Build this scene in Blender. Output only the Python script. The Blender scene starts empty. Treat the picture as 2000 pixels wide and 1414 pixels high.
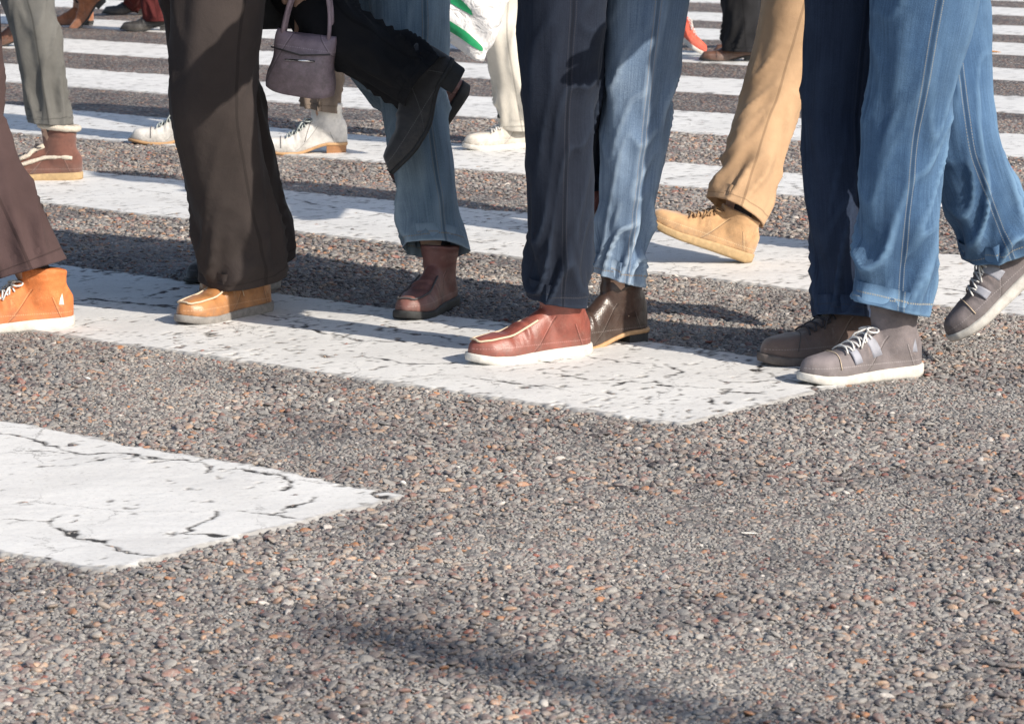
import bpy, bmesh, math, random
import numpy as np
from mathutils import Vector, Matrix

random.seed(7)
rng = np.random.default_rng(11)
S = bpy.context.scene
COL = S.collection

# ------------------------------------------------------------------ camera, light, exposure
FPX, PITCH, CAMH = 5818.0, 0.17248, 1.0          # focal length in pixels of the 2000 px wide photograph
cd = bpy.data.cameras.new('camera')
cam = bpy.data.objects.new('camera', cd)
COL.objects.link(cam)
cam.location = (0, 0, CAMH)
cam.rotation_euler = (math.pi / 2 - PITCH, 0, 0)
cd.sensor_width = 36
cd.lens = FPX / 2000 * 36
cd.clip_start, cd.clip_end = 0.1, 1000
S.camera = cam
cd.dof.use_dof = True
cd.dof.focus_distance = 5.9
cd.dof.aperture_fstop = 22

SUN_AZ = Vector((0.757, -0.653)).normalized()     # horizontal direction towards the sun
SUN_EL = math.radians(33)
sun_dir = Vector((SUN_AZ.x * math.cos(SUN_EL), SUN_AZ.y * math.cos(SUN_EL), math.sin(SUN_EL)))
sd = bpy.data.lights.new('sun', 'SUN')
sd.energy = 4.3
sd.angle = math.radians(0.53)
sd.color = (1.0, 0.915, 0.80)
sun = bpy.data.objects.new('sun', sd)
COL.objects.link(sun)
sun.rotation_euler = (-sun_dir).to_track_quat('-Z', 'Y').to_euler()
sun.location = sun_dir * 30

W = bpy.data.worlds.new('World')
S.world = W
W.use_nodes = True
nt = W.node_tree
nt.nodes.clear()
wo = nt.nodes.new('ShaderNodeOutputWorld')
bg = nt.nodes.new('ShaderNodeBackground')
sky = nt.nodes.new('ShaderNodeTexSky')
sky.sky_type = 'NISHITA'
sky.sun_disc = False
sky.sun_elevation = SUN_EL
sky.sun_rotation = math.atan2(SUN_AZ.x, SUN_AZ.y)
sky.dust_density = 1.5
bg.inputs[1].default_value = 0.115
nt.links.new(sky.outputs[0], bg.inputs[0])
nt.links.new(bg.outputs[0], wo.inputs[0])
S.view_settings.view_transform = 'Standard'
S.view_settings.look = 'None'
S.view_settings.exposure = 0.38
S.view_settings.gamma = 1
S.view_settings.use_curve_mapping = False

# ------------------------------------------------------------------ geometry of the view
CP, SP = math.cos(PITCH), math.sin(PITCH)

def ray(u, v):
    du, dv = u - 1000.0, v - 707.0
    return np.array([du, FPX * CP - dv * SP, -FPX * SP - dv * CP])

def at(u, v, z=0.0):
    d = ray(u, v)
    return np.array([0, 0, CAMH]) + d * ((z - CAMH) / d[2])

def P(u, v, Y):
    d = ray(u, v)
    return np.array([0, 0, CAMH]) + d * (Y / d[1])

def at_h(u, z, Y):
    """the point of height z at distance Y that shows in column u"""
    depth = Y * CP - (z - CAMH) * SP
    return np.array([(u - 1000.0) / FPX * depth, Y, z])

# ------------------------------------------------------------------ noise (numpy)
_perm = rng.permutation(512)
_perm = np.concatenate([_perm, _perm, _perm])
_g3 = rng.normal(size=(512, 3))
_g3 /= np.linalg.norm(_g3, axis=1)[:, None]

def noise3(p):
    p = np.asarray(p, float)
    i = np.floor(p).astype(int)
    f = p - i
    w = f * f * f * (f * (f * 6 - 15) + 10)
    i &= 511
    out = 0
    for dx in (0, 1):
        for dy in (0, 1):
            for dz in (0, 1):
                h = _perm[_perm[_perm[(i[..., 0] + dx) & 511] + ((i[..., 1] + dy) & 511)] + ((i[..., 2] + dz) & 511)]
                g = _g3[h]
                d = (g * (f - np.array([dx, dy, dz]))).sum(-1)
                ww = (w[..., 0] if dx else 1 - w[..., 0]) * (w[..., 1] if dy else 1 - w[..., 1]) * (w[..., 2] if dz else 1 - w[..., 2])
                out = out + d * ww
    return out * 1.6

def noise2(x, y, s, seed=0.0):
    return noise3(np.stack([np.asarray(x) * s, np.asarray(y) * s, np.full(np.shape(x), seed + 0.37)], -1))

def fbm2(x, y, s, seed=0.0, o=3):
    a, r = 1.0, 0
    for k in range(o):
        r = r + a * noise2(x, y, s * 2 ** k, seed + 7.1 * k)
        a *= 0.5
    return r

def sstep(a, b, x):
    t = np.clip((x - a) / (b - a), 0, 1)
    return t * t * (3 - 2 * t)

# ------------------------------------------------------------------ materials
def nodes_of(name):
    m = bpy.data.materials.new(name)
    m.use_nodes = True
    t = m.node_tree
    b = t.nodes['Principled BSDF']
    return m, t, b

def N(t, kind, **kw):
    n = t.nodes.new(kind)
    for k, v in kw.items():
        if k.startswith('i_'):
            key = k[2:]
            n.inputs[int(key) if key.isdigit() else key.replace('_', ' ')].default_value = v
        else:
            setattr(n, k, v)
    return n

def ramp(t, fac, stops, interp='LINEAR'):
    r = t.nodes.new('ShaderNodeValToRGB')
    r.color_ramp.interpolation = interp
    e = r.color_ramp.elements
    while len(e) > 1:
        e.remove(e[-1])
    e[0].position = stops[0][0]
    e[0].color = (*stops[0][1], 1)
    for p, c in stops[1:]:
        q = e.new(p)
        q.color = (*c, 1)
    if fac is not None:
        t.links.new(fac, r.inputs[0])
    return r

def mixc(t, fac, a, b, mode='MIX'):
    m = t.nodes.new('ShaderNodeMix')
    m.data_type = 'RGBA'
    m.blend_type = mode
    for sock, val in ((m.inputs[0], fac), (m.inputs[6], a), (m.inputs[7], b)):
        if isinstance(val, bpy.types.NodeSocket):
            t.links.new(val, sock)
        elif isinstance(val, (int, float)):
            sock.default_value = val
        else:
            sock.default_value = (*val, 1)
    return m.outputs[2]

def math_(t, op, a, b=None, c=None):
    m = t.nodes.new('ShaderNodeMath')
    m.operation = op
    for i, val in enumerate((a, b, c)):
        if val is None:
            continue
        if isinstance(val, bpy.types.NodeSocket):
            t.links.new(val, m.inputs[i])
        else:
            m.inputs[i].default_value = val
    return m.outputs[0]

def bump(t, b, h, strength, dist, prev=None):
    n = t.nodes.new('ShaderNodeBump')
    n.inputs['Strength'].default_value = strength
    n.inputs['Distance'].default_value = dist
    t.links.new(h, n.inputs['Height'])
    if prev:
        t.links.new(prev, n.inputs['Normal'])
    t.links.new(n.outputs[0], b.inputs['Normal'])
    return n.outputs[0]

STONE_STOPS = [(0.0, (.285, .275, .262)), (.18, (.20, .192, .188)), (.30, (.175, .142, .138)), (.44, (.125, .104, .106)),
               (.55, (.22, .178, .160)), (.66, (.33, .27, .225)), (.74, (.23, .135, .115)), (.81, (.38, .185, .095)),
               (.845, (.43, .29, .20)), (.89, (.27, .105, .080)), (.92, (.070, .062, .066)), (.982, (.58, .54, .50))]

def dust(t, coord, col, lo=.42, hi=.75, c=(.25, .24, .225), amount=.8, scale=38.0):
    n = N(t, 'ShaderNodeTexNoise', i_Scale=scale, i_Detail=6.0, i_Roughness=.65)
    t.links.new(coord, n.inputs['Vector'])
    f = N(t, 'ShaderNodeMapRange', i_1=lo, i_2=hi, i_3=0.0, i_4=amount)
    t.links.new(n.outputs[0], f.inputs[0])
    return mixc(t, f.outputs[0], col, c)

# exposed-aggregate stones: one tone per stone, cement film and traffic grime on top
def stone_material():
    m, t, b = nodes_of('aggregate_stone')
    a = N(t, 'ShaderNodeAttribute', attribute_type='INSTANCER', attribute_name='tone')
    r = ramp(t, a.outputs['Fac'], STONE_STOPS, 'CONSTANT')
    g = N(t, 'ShaderNodeNewGeometry')
    c = dust(t, g.outputs['Position'], r.outputs[0], .40, .66, (.315, .305, .290), .78, 75)
    big = N(t, 'ShaderNodeTexNoise', i_Scale=2.3, i_Detail=5.0, i_Roughness=.6)
    t.links.new(g.outputs['Position'], big.inputs['Vector'])
    v = ramp(t, big.outputs[0], [(.28, (.58, .575, .60)), (.5, (1.0, .985, .97)), (.72, (1.28, 1.25, 1.21))])
    c = mixc(t, 1.0, c, v.outputs[0], 'MULTIPLY')
    fine = N(t, 'ShaderNodeTexNoise', i_Scale=420.0, i_Detail=3.0)
    t.links.new(g.outputs['Position'], fine.inputs['Vector'])
    c = mixc(t, .5, c, ramp(t, fine.outputs[0], [(.25, (.55, .55, .55)), (.75, (1.25, 1.25, 1.25))]).outputs[0], 'MULTIPLY')
    t.links.new(c, b.inputs['Base Color'])
    b.inputs['Roughness'].default_value = .62
    b.inputs['Specular IOR Level'].default_value = .4
    bump(t, b, fine.outputs[0], .5, .0012)
    return m

def road_material():
    m, t, b = nodes_of('worn_asphalt')
    g = N(t, 'ShaderNodeNewGeometry')
    pos = g.outputs['Position']
    sc = N(t, 'ShaderNodeTexNoise', i_Scale=90.0, i_Detail=2.0)
    t.links.new(pos, sc.inputs['Vector'])
    warp = N(t, 'ShaderNodeMix', data_type='VECTOR')
    warp.inputs[0].default_value = .006
    t.links.new(pos, warp.inputs[4])
    t.links.new(sc.outputs['Color'], warp.inputs[5])
    vo = N(t, 'ShaderNodeTexVoronoi', i_Scale=72.0)
    vo.inputs['Randomness'].default_value = 1
    t.links.new(warp.outputs[1], vo.inputs['Vector'])
    sep = N(t, 'ShaderNodeSeparateColor')
    t.links.new(vo.outputs['Color'], sep.inputs[0])
    r = ramp(t, sep.outputs[0], STONE_STOPS, 'CONSTANT')
    edge = ramp(t, vo.outputs['Distance'], [(.35, (1, 1, 1)), (.75, (.25, .24, .24))])
    stone = mixc(t, 1.0, r.outputs[0], edge.outputs[0], 'MULTIPLY')
    # nearer than ten metres the stones are built; the sheet below them is the binder they sit in
    sx = N(t, 'ShaderNodeSeparateXYZ')
    t.links.new(pos, sx.inputs[0])
    far = N(t, 'ShaderNodeMapRange', i_1=9.5, i_2=11.0, i_3=0.0, i_4=1.0)
    t.links.new(sx.outputs[1], far.inputs[0])
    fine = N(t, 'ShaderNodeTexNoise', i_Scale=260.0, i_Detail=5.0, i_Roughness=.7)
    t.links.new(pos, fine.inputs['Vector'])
    binder = ramp(t, fine.outputs[0], [(.38, (.045, .043, .042)), (.50, (.18, .173, .166)), (.74, (.32, .31, .296))])  # dark noise spots: bitumen colour standing in for shaded pits between the stones
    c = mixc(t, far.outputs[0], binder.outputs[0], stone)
    c = dust(t, pos, c, .45, .8, (.31, .30, .285), .6, 30)
    big = N(t, 'ShaderNodeTexNoise', i_Scale=2.3, i_Detail=5.0, i_Roughness=.6)
    t.links.new(pos, big.inputs['Vector'])
    v = ramp(t, big.outputs[0], [(.28, (.58, .575, .60)), (.5, (1.0, .985, .97)), (.72, (1.28, 1.25, 1.21))])
    c = mixc(t, 1.0, c, v.outputs[0], 'MULTIPLY')
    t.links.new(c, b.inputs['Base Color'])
    b.inputs['Roughness'].default_value = .75
    inv = math_(t, 'SUBTRACT', 1.0, vo.outputs['Distance'])
    hgt = math_(t, 'MULTIPLY', inv, far.outputs[0])
    n1 = bump(t, b, fine.outputs[0], .8, .003)
    bump(t, b, hgt, 1.0, .012, n1)
    return m

def paint_material():
    m, t, b = nodes_of('road_paint')
    g = N(t, 'ShaderNodeNewGeometry')
    pos = g.outputs['Position']
    a = N(t, 'ShaderNodeAttribute', attribute_name='worn')
    n1 = N(t, 'ShaderNodeTexNoise', i_Scale=4.0, i_Detail=6.0, i_Roughness=.62)
    t.links.new(pos, n1.inputs['Vector'])
    base = ramp(t, n1.outputs[0], [(.3, (.655, .645, .625)), (.5, (.73, .722, .70)), (.7, (.77, .763, .742))])
    n2 = N(t, 'ShaderNodeTexNoise', i_Scale=150.0, i_Detail=4.0, i_Roughness=.7)
    t.links.new(pos, n2.inputs['Vector'])
    sp = ramp(t, n2.outputs[0], [(.26, (.62, .61, .60)), (.42, (.96, .96, .96)), (.7, (1.04, 1.04, 1.04))])
    c = mixc(t, 1.0, base.outputs[0], sp.outputs[0], 'MULTIPLY')
    # hairline craze cracks in the old paint
    wv = N(t, 'ShaderNodeTexNoise', i_Scale=9.0, i_Detail=5.0, i_Roughness=.7)
    t.links.new(pos, wv.inputs['Vector'])
    wm = N(t, 'ShaderNodeMix', data_type='VECTOR')
    wm.inputs[0].default_value = .10
    t.links.new(pos, wm.inputs[4]); t.links.new(wv.outputs['Color'], wm.inputs[5])
    vc = N(t, 'ShaderNodeTexVoronoi', i_Scale=5.5, feature='DISTANCE_TO_EDGE')
    t.links.new(wm.outputs[1], vc.inputs['Vector'])
    hair = ramp(t, vc.outputs['Distance'], [(.0, (1, 1, 1)), (.013, (0, 0, 0))])
    pn = ramp(t, n1.outputs[0], [(.44, (0, 0, 0)), (.60, (.75, .75, .75))])
    c = mixc(t, math_(t, 'MULTIPLY', hair.outputs[0], pn.outputs[0]), c, (.16, .15, .14))
    # long faint tyre scuffs
    mp = N(t, 'ShaderNodeMapping')
    mp.inputs['Rotation'].default_value = (0, 0, .25)
    mp.inputs['Scale'].default_value = (3.0, 22.0, 1.0)
    t.links.new(pos, mp.inputs['Vector'])
    n3 = N(t, 'ShaderNodeTexNoise', i_Scale=1.0, i_Detail=5.0, i_Roughness=.6)
    t.links.new(mp.outputs[0], n3.inputs['Vector'])
    c = mixc(t, ramp(t, n3.outputs[0], [(.52, (0, 0, 0)), (.78, (.45, .45, .45))]).outputs[0], c, (.52, .51, .50))
    c = mixc(t, ramp(t, a.outputs['Fac'], [(.02, (0, 0, 0)), (.45, (1, 1, 1))]).outputs[0], c, (.36, .35, .335))
    c = mixc(t, ramp(t, a.outputs['Fac'], [(.50, (0, 0, 0)), (.75, (1, 1, 1))]).outputs[0], c, (.050, .047, .045))
    t.links.new(c, b.inputs['Base Color'])
    b.inputs['Roughness'].default_value = .6
    b.inputs['Specular IOR Level'].default_value = .3
    x = bump(t, b, n2.outputs[0], .2, .0010)
    bump(t, b, n1.outputs[0], .3, .008, x)
    return m

def cloth_material(name, base, kind='plain', worn=None, rough=.9, thread=(.36, .24, .11)):
    """UV: u round the leg (0..1, 0 = front), v along it in metres from the hem"""
    m, t, b = nodes_of(name)
    uv = N(t, 'ShaderNodeUVMap')
    tc = N(t, 'ShaderNodeTexCoord')
    sep = N(t, 'ShaderNodeSeparateXYZ')
    t.links.new(uv.outputs[0], sep.inputs[0])
    u, v = sep.outputs[0], sep.outputs[1]
    big = N(t, 'ShaderNodeTexNoise', i_Scale=5.0, i_Detail=5.0, i_Roughness=.6)
    t.links.new(tc.outputs['Object'], big.inputs['Vector'])
    dk = tuple(x * .72 for x in base)
    lt = tuple(min(1, x * 1.25) for x in base)
    c = ramp(t, big.outputs[0], [(.3, dk), (.5, base), (.72, lt)]).outputs[0]
    mp = N(t, 'ShaderNodeMapping')
    mp.inputs['Scale'].default_value = (260.0, 420.0, 1.0) if kind == 'denim' else (420.0, 900.0, 1.0)
    t.links.new(uv.outputs[0], mp.inputs['Vector'])
    th = N(t, 'ShaderNodeTexNoise', i_Scale=1.0, i_Detail=3.0, i_Roughness=.7)
    t.links.new(mp.outputs[0], th.inputs['Vector'])
    if kind == 'denim':
        wr = worn or tuple(min(.8, x * 3 + .08) for x in base)
        # pale wear down the front and back of the leg, and along the creases
        front = math_(t, 'ABSOLUTE', math_(t, 'SUBTRACT', math_(t, 'FRACT', math_(t, 'ADD', math_(t, 'MULTIPLY', u, 2.0), .5)), .5))
        fr = N(t, 'ShaderNodeMapRange', i_1=.42, i_2=.05, i_3=0.0, i_4=1.0)
        t.links.new(front, fr.inputs[0])
        wn = N(t, 'ShaderNodeTexNoise', i_Scale=11.0, i_Detail=6.0, i_Roughness=.68)
        t.links.new(tc.outputs['Object'], wn.inputs['Vector'])
        f = math_(t, 'MULTIPLY', math_(t, 'ADD', math_(t, 'MULTIPLY', fr.outputs[0], .55), .35), wn.outputs[0])
        c = mixc(t, math_(t, 'MULTIPLY', f, 1.15), c, wr)
        c = mixc(t, 1.0, c, ramp(t, th.outputs[0], [(.25, (.62, .64, .68)), (.75, (1.35, 1.33, 1.3))]).outputs[0], 'MULTIPLY')
        # slubby vertical yarns and rubbed edges of the folds
        mp2 = N(t, 'ShaderNodeMapping')
        mp2.inputs['Scale'].default_value = (150.0, 7.0, 1.0)
        t.links.new(uv.outputs[0], mp2.inputs['Vector'])
        sl = N(t, 'ShaderNodeTexNoise', i_Scale=1.0, i_Detail=4.0, i_Roughness=.6)
        t.links.new(mp2.outputs[0], sl.inputs['Vector'])
        c = mixc(t, .75, c, ramp(t, sl.outputs[0], [(.3, (.68, .70, .74)), (.7, (1.30, 1.28, 1.25))]).outputs[0], 'MULTIPLY')
        geo = N(t, 'ShaderNodeNewGeometry')
        rub = ramp(t, geo.outputs['Pointiness'], [(.505, (0, 0, 0)), (.56, (.8, .8, .8))])
        c = mixc(t, rub.outputs[0], c, wr)
        hemw = N(t, 'ShaderNodeMapRange', i_1=.03, i_2=.0, i_3=0.0, i_4=.55)
        t.links.new(v, hemw.inputs[0])
        c = mixc(t, math_(t, 'MULTIPLY', hemw.outputs[0], wn.outputs[0]), c, wr)
    else:
        c = mixc(t, .8, c, ramp(t, th.outputs[0], [(.25, (.7, .7, .7)), (.75, (1.3, 1.3, 1.3))]).outputs[0], 'MULTIPLY')
    # side seams and hem stitching
    us = math_(t, 'ABSOLUTE', math_(t, 'SUBTRACT', math_(t, 'FRACT', math_(t, 'MULTIPLY', u, 2.0)), .5))
    seam = math_(t, 'LESS_THAN', us, .012)
    hem = math_(t, 'LESS_THAN', math_(t, 'ABSOLUTE', math_(t, 'SUBTRACT', v, .021)), .0016)
    c = mixc(t, math_(t, 'MULTIPLY', seam, .55), c, tuple(x * .45 for x in base))
    if kind == 'denim':
        us2 = math_(t, 'LESS_THAN', math_(t, 'ABSOLUTE', math_(t, 'SUBTRACT', us, .022)), .0032)
        dash = math_(t, 'GREATER_THAN', math_(t, 'FRACT', math_(t, 'MULTIPLY', v, 240.0)), .4)
        dash2 = math_(t, 'GREATER_THAN', math_(t, 'FRACT', math_(t, 'MULTIPLY', u, 100.0)), .35)
        c = mixc(t, math_(t, 'MULTIPLY', math_(t, 'MULTIPLY', us2, dash), .55), c, thread)
        c = mixc(t, math_(t, 'MULTIPLY', math_(t, 'MULTIPLY', hem, dash2), .6), c, thread)
    else:
        c = mixc(t, math_(t, 'MULTIPLY', hem, .5), c, tuple(x * .45 for x in base))
    t.links.new(c, b.inputs['Base Color'])
    b.inputs['Roughness'].default_value = rough
    b.inputs['Specular IOR Level'].default_value = .2
    b.inputs['Sheen Weight'].default_value = .03
    n1 = bump(t, b, th.outputs[0], .5, .0008)
    wr2 = N(t, 'ShaderNodeTexNoise', i_Scale=38.0, i_Detail=4.0, i_Roughness=.55, i_Distortion=.6)
    t.links.new(tc.outputs['Object'], wr2.inputs['Vector'])
    n2 = bump(t, b, wr2.outputs[0], .28, .005, n1)
    sh = math_(t, 'ADD', math_(t, 'MULTIPLY', seam, -1.0), math_(t, 'MULTIPLY', hem, -1.0))
    bump(t, b, sh, .7, .0025, n2)
    return m

def leather_material(name, base, rough=.45, scuff=(.5, .45, .4), suede=False, cap=None, welt_z=.036):
    m, t, b = nodes_of(name)
    tc = N(t, 'ShaderNodeTexCoord')
    o = tc.outputs['Object']
    n1 = N(t, 'ShaderNodeTexNoise', i_Scale=22.0, i_Detail=6.0, i_Roughness=.65)
    t.links.new(o, n1.inputs['Vector'])
    c = ramp(t, n1.outputs[0], [(.28, tuple(x * .6 for x in base)), (.5, base), (.74, tuple(min(1, x * 1.3) for x in base))]).outputs[0]
    if cap:
        sx = N(t, 'ShaderNodeSeparateXYZ')
        t.links.new(o, sx.inputs[0])
        f = math_(t, 'GREATER_THAN', sx.outputs[0], cap[0])
        c = mixc(t, f, c, cap[1])
    n2 = N(t, 'ShaderNodeTexNoise', i_Scale=60.0, i_Detail=8.0, i_Roughness=.75)
    t.links.new(o, n2.inputs['Vector'])
    c = mixc(t, ramp(t, n2.outputs[0], [(.56, (0, 0, 0)), (.75, (.5, .5, .5))]).outputs[0], c, scuff)
    sp = N(t, 'ShaderNodeSeparateXYZ')
    t.links.new(o, sp.inputs[0])
    X, Z = sp.outputs[0], sp.outputs[2]
    def line(expr, w):
        return math_(t, 'LESS_THAN', math_(t, 'ABSOLUTE', expr), w)
    q1 = math_(t, 'SUBTRACT', X, math_(t, 'SUBTRACT', .112, math_(t, 'MULTIPLY', math_(t, 'POWER', math_(t, 'MAXIMUM', Z, .001), .6), .42)))
    q2 = math_(t, 'SUBTRACT', X, math_(t, 'ADD', -.052, math_(t, 'MULTIPLY', Z, .42)))
    dashz = math_(t, 'GREATER_THAN', math_(t, 'FRACT', math_(t, 'MULTIPLY', Z, 330.0)), .35)
    dashx = math_(t, 'GREATER_THAN', math_(t, 'FRACT', math_(t, 'MULTIPLY', X, 210.0)), .4)
    low1, low2 = math_(t, 'LESS_THAN', Z, .088), math_(t, 'LESS_THAN', Z, .070)
    groove = math_(t, 'MAXIMUM', math_(t, 'MULTIPLY', line(q1, .0011), low1), math_(t, 'MULTIPLY', line(q2, .0011), low2))
    st = math_(t, 'MULTIPLY', math_(t, 'MAXIMUM', math_(t, 'MULTIPLY', line(math_(t, 'SUBTRACT', q1, .0034), .0008), low1), math_(t, 'MULTIPLY', line(math_(t, 'ADD', q2, .0034), .0008), low2)), dashz)
    st = math_(t, 'MAXIMUM', st, math_(t, 'MULTIPLY', line(math_(t, 'SUBTRACT', Z, welt_z), .0009), dashx))
    c = mixc(t, math_(t, 'MULTIPLY', groove, .7), c, tuple(x * .3 for x in base))
    c = mixc(t, math_(t, 'MULTIPLY', st, .6), c, tuple(min(.75, x * 1.5 + .14) for x in base))
    dirt = N(t, 'ShaderNodeMapRange', i_1=.055, i_2=.02, i_3=0.0, i_4=1.0)
    t.links.new(Z, dirt.inputs[0])
    dn = math_(t, 'MULTIPLY', dirt.outputs[0], ramp(t, n2.outputs[0], [(.35, (.1, .1, .1)), (.65, (.9, .9, .9))]).outputs[0])
    c = mixc(t, dn, c, tuple(.6 * x * .55 + .4 * y for x, y in zip(base, (.20, .18, .16))))
    t.links.new(c, b.inputs['Base Color'])
    b.inputs['Roughness'].default_value = .92 if suede else rough
    vo = N(t, 'ShaderNodeTexVoronoi', i_Scale=420.0)
    t.links.new(o, vo.inputs['Vector'])
    x = bump(t, b, vo.outputs['Distance'], .25, .0008)
    if suede:
        b.inputs['Sheen Weight'].default_value = .4
    x = bump(t, b, math_(t, 'MULTIPLY', groove, -1.0), .8, .0016, x)
    bump(t, b, n1.outputs[0], .4, .004, x)
    return m

def simple(name, base, rough=.6, var=.25, scale=30.0, bumpd=.002, metal=0.0):
    m, t, b = nodes_of(name)
    tc = N(t, 'ShaderNodeTexCoord')
    n1 = N(t, 'ShaderNodeTexNoise', i_Scale=scale, i_Detail=6.0, i_Roughness=.65)
    t.links.new(tc.outputs['Object'], n1.inputs['Vector'])
    c = ramp(t, n1.outputs[0], [(.28, tuple(x * (1 - var) for x in base)), (.72, tuple(min(1, x * (1 + var)) for x in base))])
    t.links.new(c.outputs[0], b.inputs['Base Color'])
    b.inputs['Roughness'].default_value = rough
    b.inputs['Metallic'].default_value = metal
    bump(t, b, n1.outputs[0], .5, bumpd)
    return m

M_STONE = stone_material()
M_ROAD = road_material()
M_PAINT = paint_material()

# ------------------------------------------------------------------ object helpers
def tag(o, label=None, cat=None, group=None, kind=None):
    if label: o['label'] = label
    if cat: o['category'] = cat
    if group: o['group'] = group
    if kind: o['kind'] = kind
    return o

def link(name, me, parent=None):
    o = bpy.data.objects.new(name, me)
    COL.objects.link(o)
    if parent is not None:
        o.parent = parent
    return o

def empty(name, loc, rz=0.0):
    o = bpy.data.objects.new(name, None)
    o.empty_display_size = .1
    COL.objects.link(o)
    o.location = loc
    o.rotation_euler = (0, 0, rz)
    return o

def fast_mesh(name, verts, quads, mat, smooth=True):
    verts = np.asarray(verts, np.float32)
    quads = np.asarray(quads, np.int32)
    me = bpy.data.meshes.new(name)
    me.vertices.add(len(verts))
    me.vertices.foreach_set('co', verts.ravel())
    k = quads.shape[1]
    me.loops.add(quads.size)
    me.loops.foreach_set('vertex_index', quads.ravel())
    me.polygons.add(len(quads))
    me.polygons.foreach_set('loop_start', np.arange(0, quads.size, k, dtype=np.int32))
    me.polygons.foreach_set('use_smooth', np.full(len(quads), smooth))
    me.update(calc_edges=True)
    if mat:
        me.materials.append(mat)
    return me

class MB:
    """collects verts/faces (+ per-vertex uv) into one mesh"""
    def __init__(s):
        s.v, s.f, s.uv = [], [], []
    def add(s, verts, faces, uv=None):
        o = len(s.v)
        s.v += [tuple(x) for x in verts]
        s.uv += [tuple(x) for x in uv] if uv is not None else [(0, 0)] * len(verts)
        s.f += [tuple(i + o for i in f) for f in faces]
    def loft(s, rings, cap0=True, cap1=True, uv=None, closed=True):
        """rings: list of (k,3) arrays"""
        n, k = len(rings), len(rings[0])
        V = [p for r in rings for p in r]
        F = []
        for i in range(n - 1):
            for j in range(k if closed else k - 1):
                F.append((i * k + j, i * k + (j + 1) % k, (i + 1) * k + (j + 1) % k, (i + 1) * k + j))
        if cap0: F.append(tuple(range(k))[::-1])
        if cap1: F.append(tuple((n - 1) * k + j for j in range(k)))
        s.add(V, F, uv)
    def tube(s, pts, r, k=8):
        pts = [np.asarray(p, float) for p in pts]
        rings = []
        rr = r if hasattr(r, '__len__') else [r] * len(pts)
        for i, p in enumerate(pts):
            d = pts[min(i + 1, len(pts) - 1)] - pts[max(i - 1, 0)]
            d = d / (np.linalg.norm(d) + 1e-9)
            a = np.cross(d, (0, 0, 1)) if abs(d[2]) < .9 else np.cross(d, (1, 0, 0))
            a /= np.linalg.norm(a)
            b = np.cross(d, a)
            rings.append([p + rr[i] * (math.cos(q) * a + math.sin(q) * b) for q in np.linspace(0, 2 * math.pi, k, endpoint=False)])
        s.loft(rings)
    def mesh(s, name, mat, smooth=True):
        me = bpy.data.meshes.new(name)
        me.from_pydata(s.v, [], s.f)
        if mat: me.materials.append(mat)
        if smooth:
            me.polygons.foreach_set('use_smooth', [True] * len(me.polygons))
        uvl = me.uv_layers.new(name='UVMap')
        li = np.zeros(len(me.loops), np.int32)
        me.loops.foreach_get('vertex_index', li)
        uvl.data.foreach_set('uv', np.asarray(s.uv, np.float32)[li].ravel())
        bm = bmesh.new(); bm.from_mesh(me)
        bmesh.ops.recalc_face_normals(bm, faces=bm.faces)
        bm.to_mesh(me); bm.free()
        return me
    def build(s, name, mat, parent=None, smooth=True):
        return link(name, s.mesh(name, mat, smooth), parent)

def evaluated(me, mods):
    """mesh after modifiers"""
    o = bpy.data.objects.new('tmp', me)
    COL.objects.link(o)
    for kind, props in mods:
        md = o.modifiers.new('m', kind)
        for k, v in props.items():
            setattr(md, k, v)
    dg = bpy.context.evaluated_depsgraph_get()
    dg.update()
    out = bpy.data.meshes.new_from_object(o.evaluated_get(dg))
    COL.objects.unlink(o)
    bpy.data.objects.remove(o)
    return out

# ------------------------------------------------------------------ the crossing: stripe edges in road coordinates
AZ = 0.6844
D1 = np.array([-math.cos(AZ), math.sin(AZ)])      # along a stripe, away to the left
D2 = np.array([math.sin(AZ), math.cos(AZ)])       # across the stripes, away to the right
S_END = 2.980

def sn(p):
    return float(p[0] * D1[0] + p[1] * D1[1]), float(p[0] * D2[0] + p[1] * D2[1])

N0, NW = 2.7229, 0.70767
EDGE = {  # measured points on the stripe edges
    0: [(0, 1085), (185, 1118)], 1: [(0, 825), (400, 895), (790, 970)],
    2: [(0, 650), (540, 705), (850, 762), (1200, 820), (1335, 840)], 3: [(130, 522), (560, 575), (1250, 675), (1490, 703), (1760, 732)],
    4: [(140, 398), (350, 435), (570, 462), (1330, 540), (1600, 575), (1800, 595), (2000, 620)],
    5: [(140, 335), (345, 357), (570, 375), (1030, 410), (1310, 445), (1770, 495), (2000, 515)],
    6: [(50, 265), (330, 285), (760, 318), (1030, 350), (1330, 366), (1580, 385)],
    7: [(50, 212), (200, 222), (700, 262), (930, 283), (1300, 318), (1560, 345)]}

def edge_fn(i):
    n0 = N0 + NW * i
    if i in EDGE:
        q = np.array([sn(at(*p)) for p in EDGE[i]])
        k, c = np.polyfit(q[:, 0], q[:, 1], 1)
        lo, hi = q[:, 0].min(), q[:, 0].max()
        return lambda s: c + k * np.clip(s, lo - .5, hi + .5)
    far = {8: 257, 9: 216, 10: 178, 11: 150, 12: 122, 13: 105, 14: 78, 15: 56, 16: 43, 17: 28}
    if i in far:
        n0 = .5 * n0 + .5 * sn(at(1330, far[i]))[1]
    return lambda s: n0 + 0 * s
EDGES = [edge_fn(i) for i in range(22)]

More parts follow.
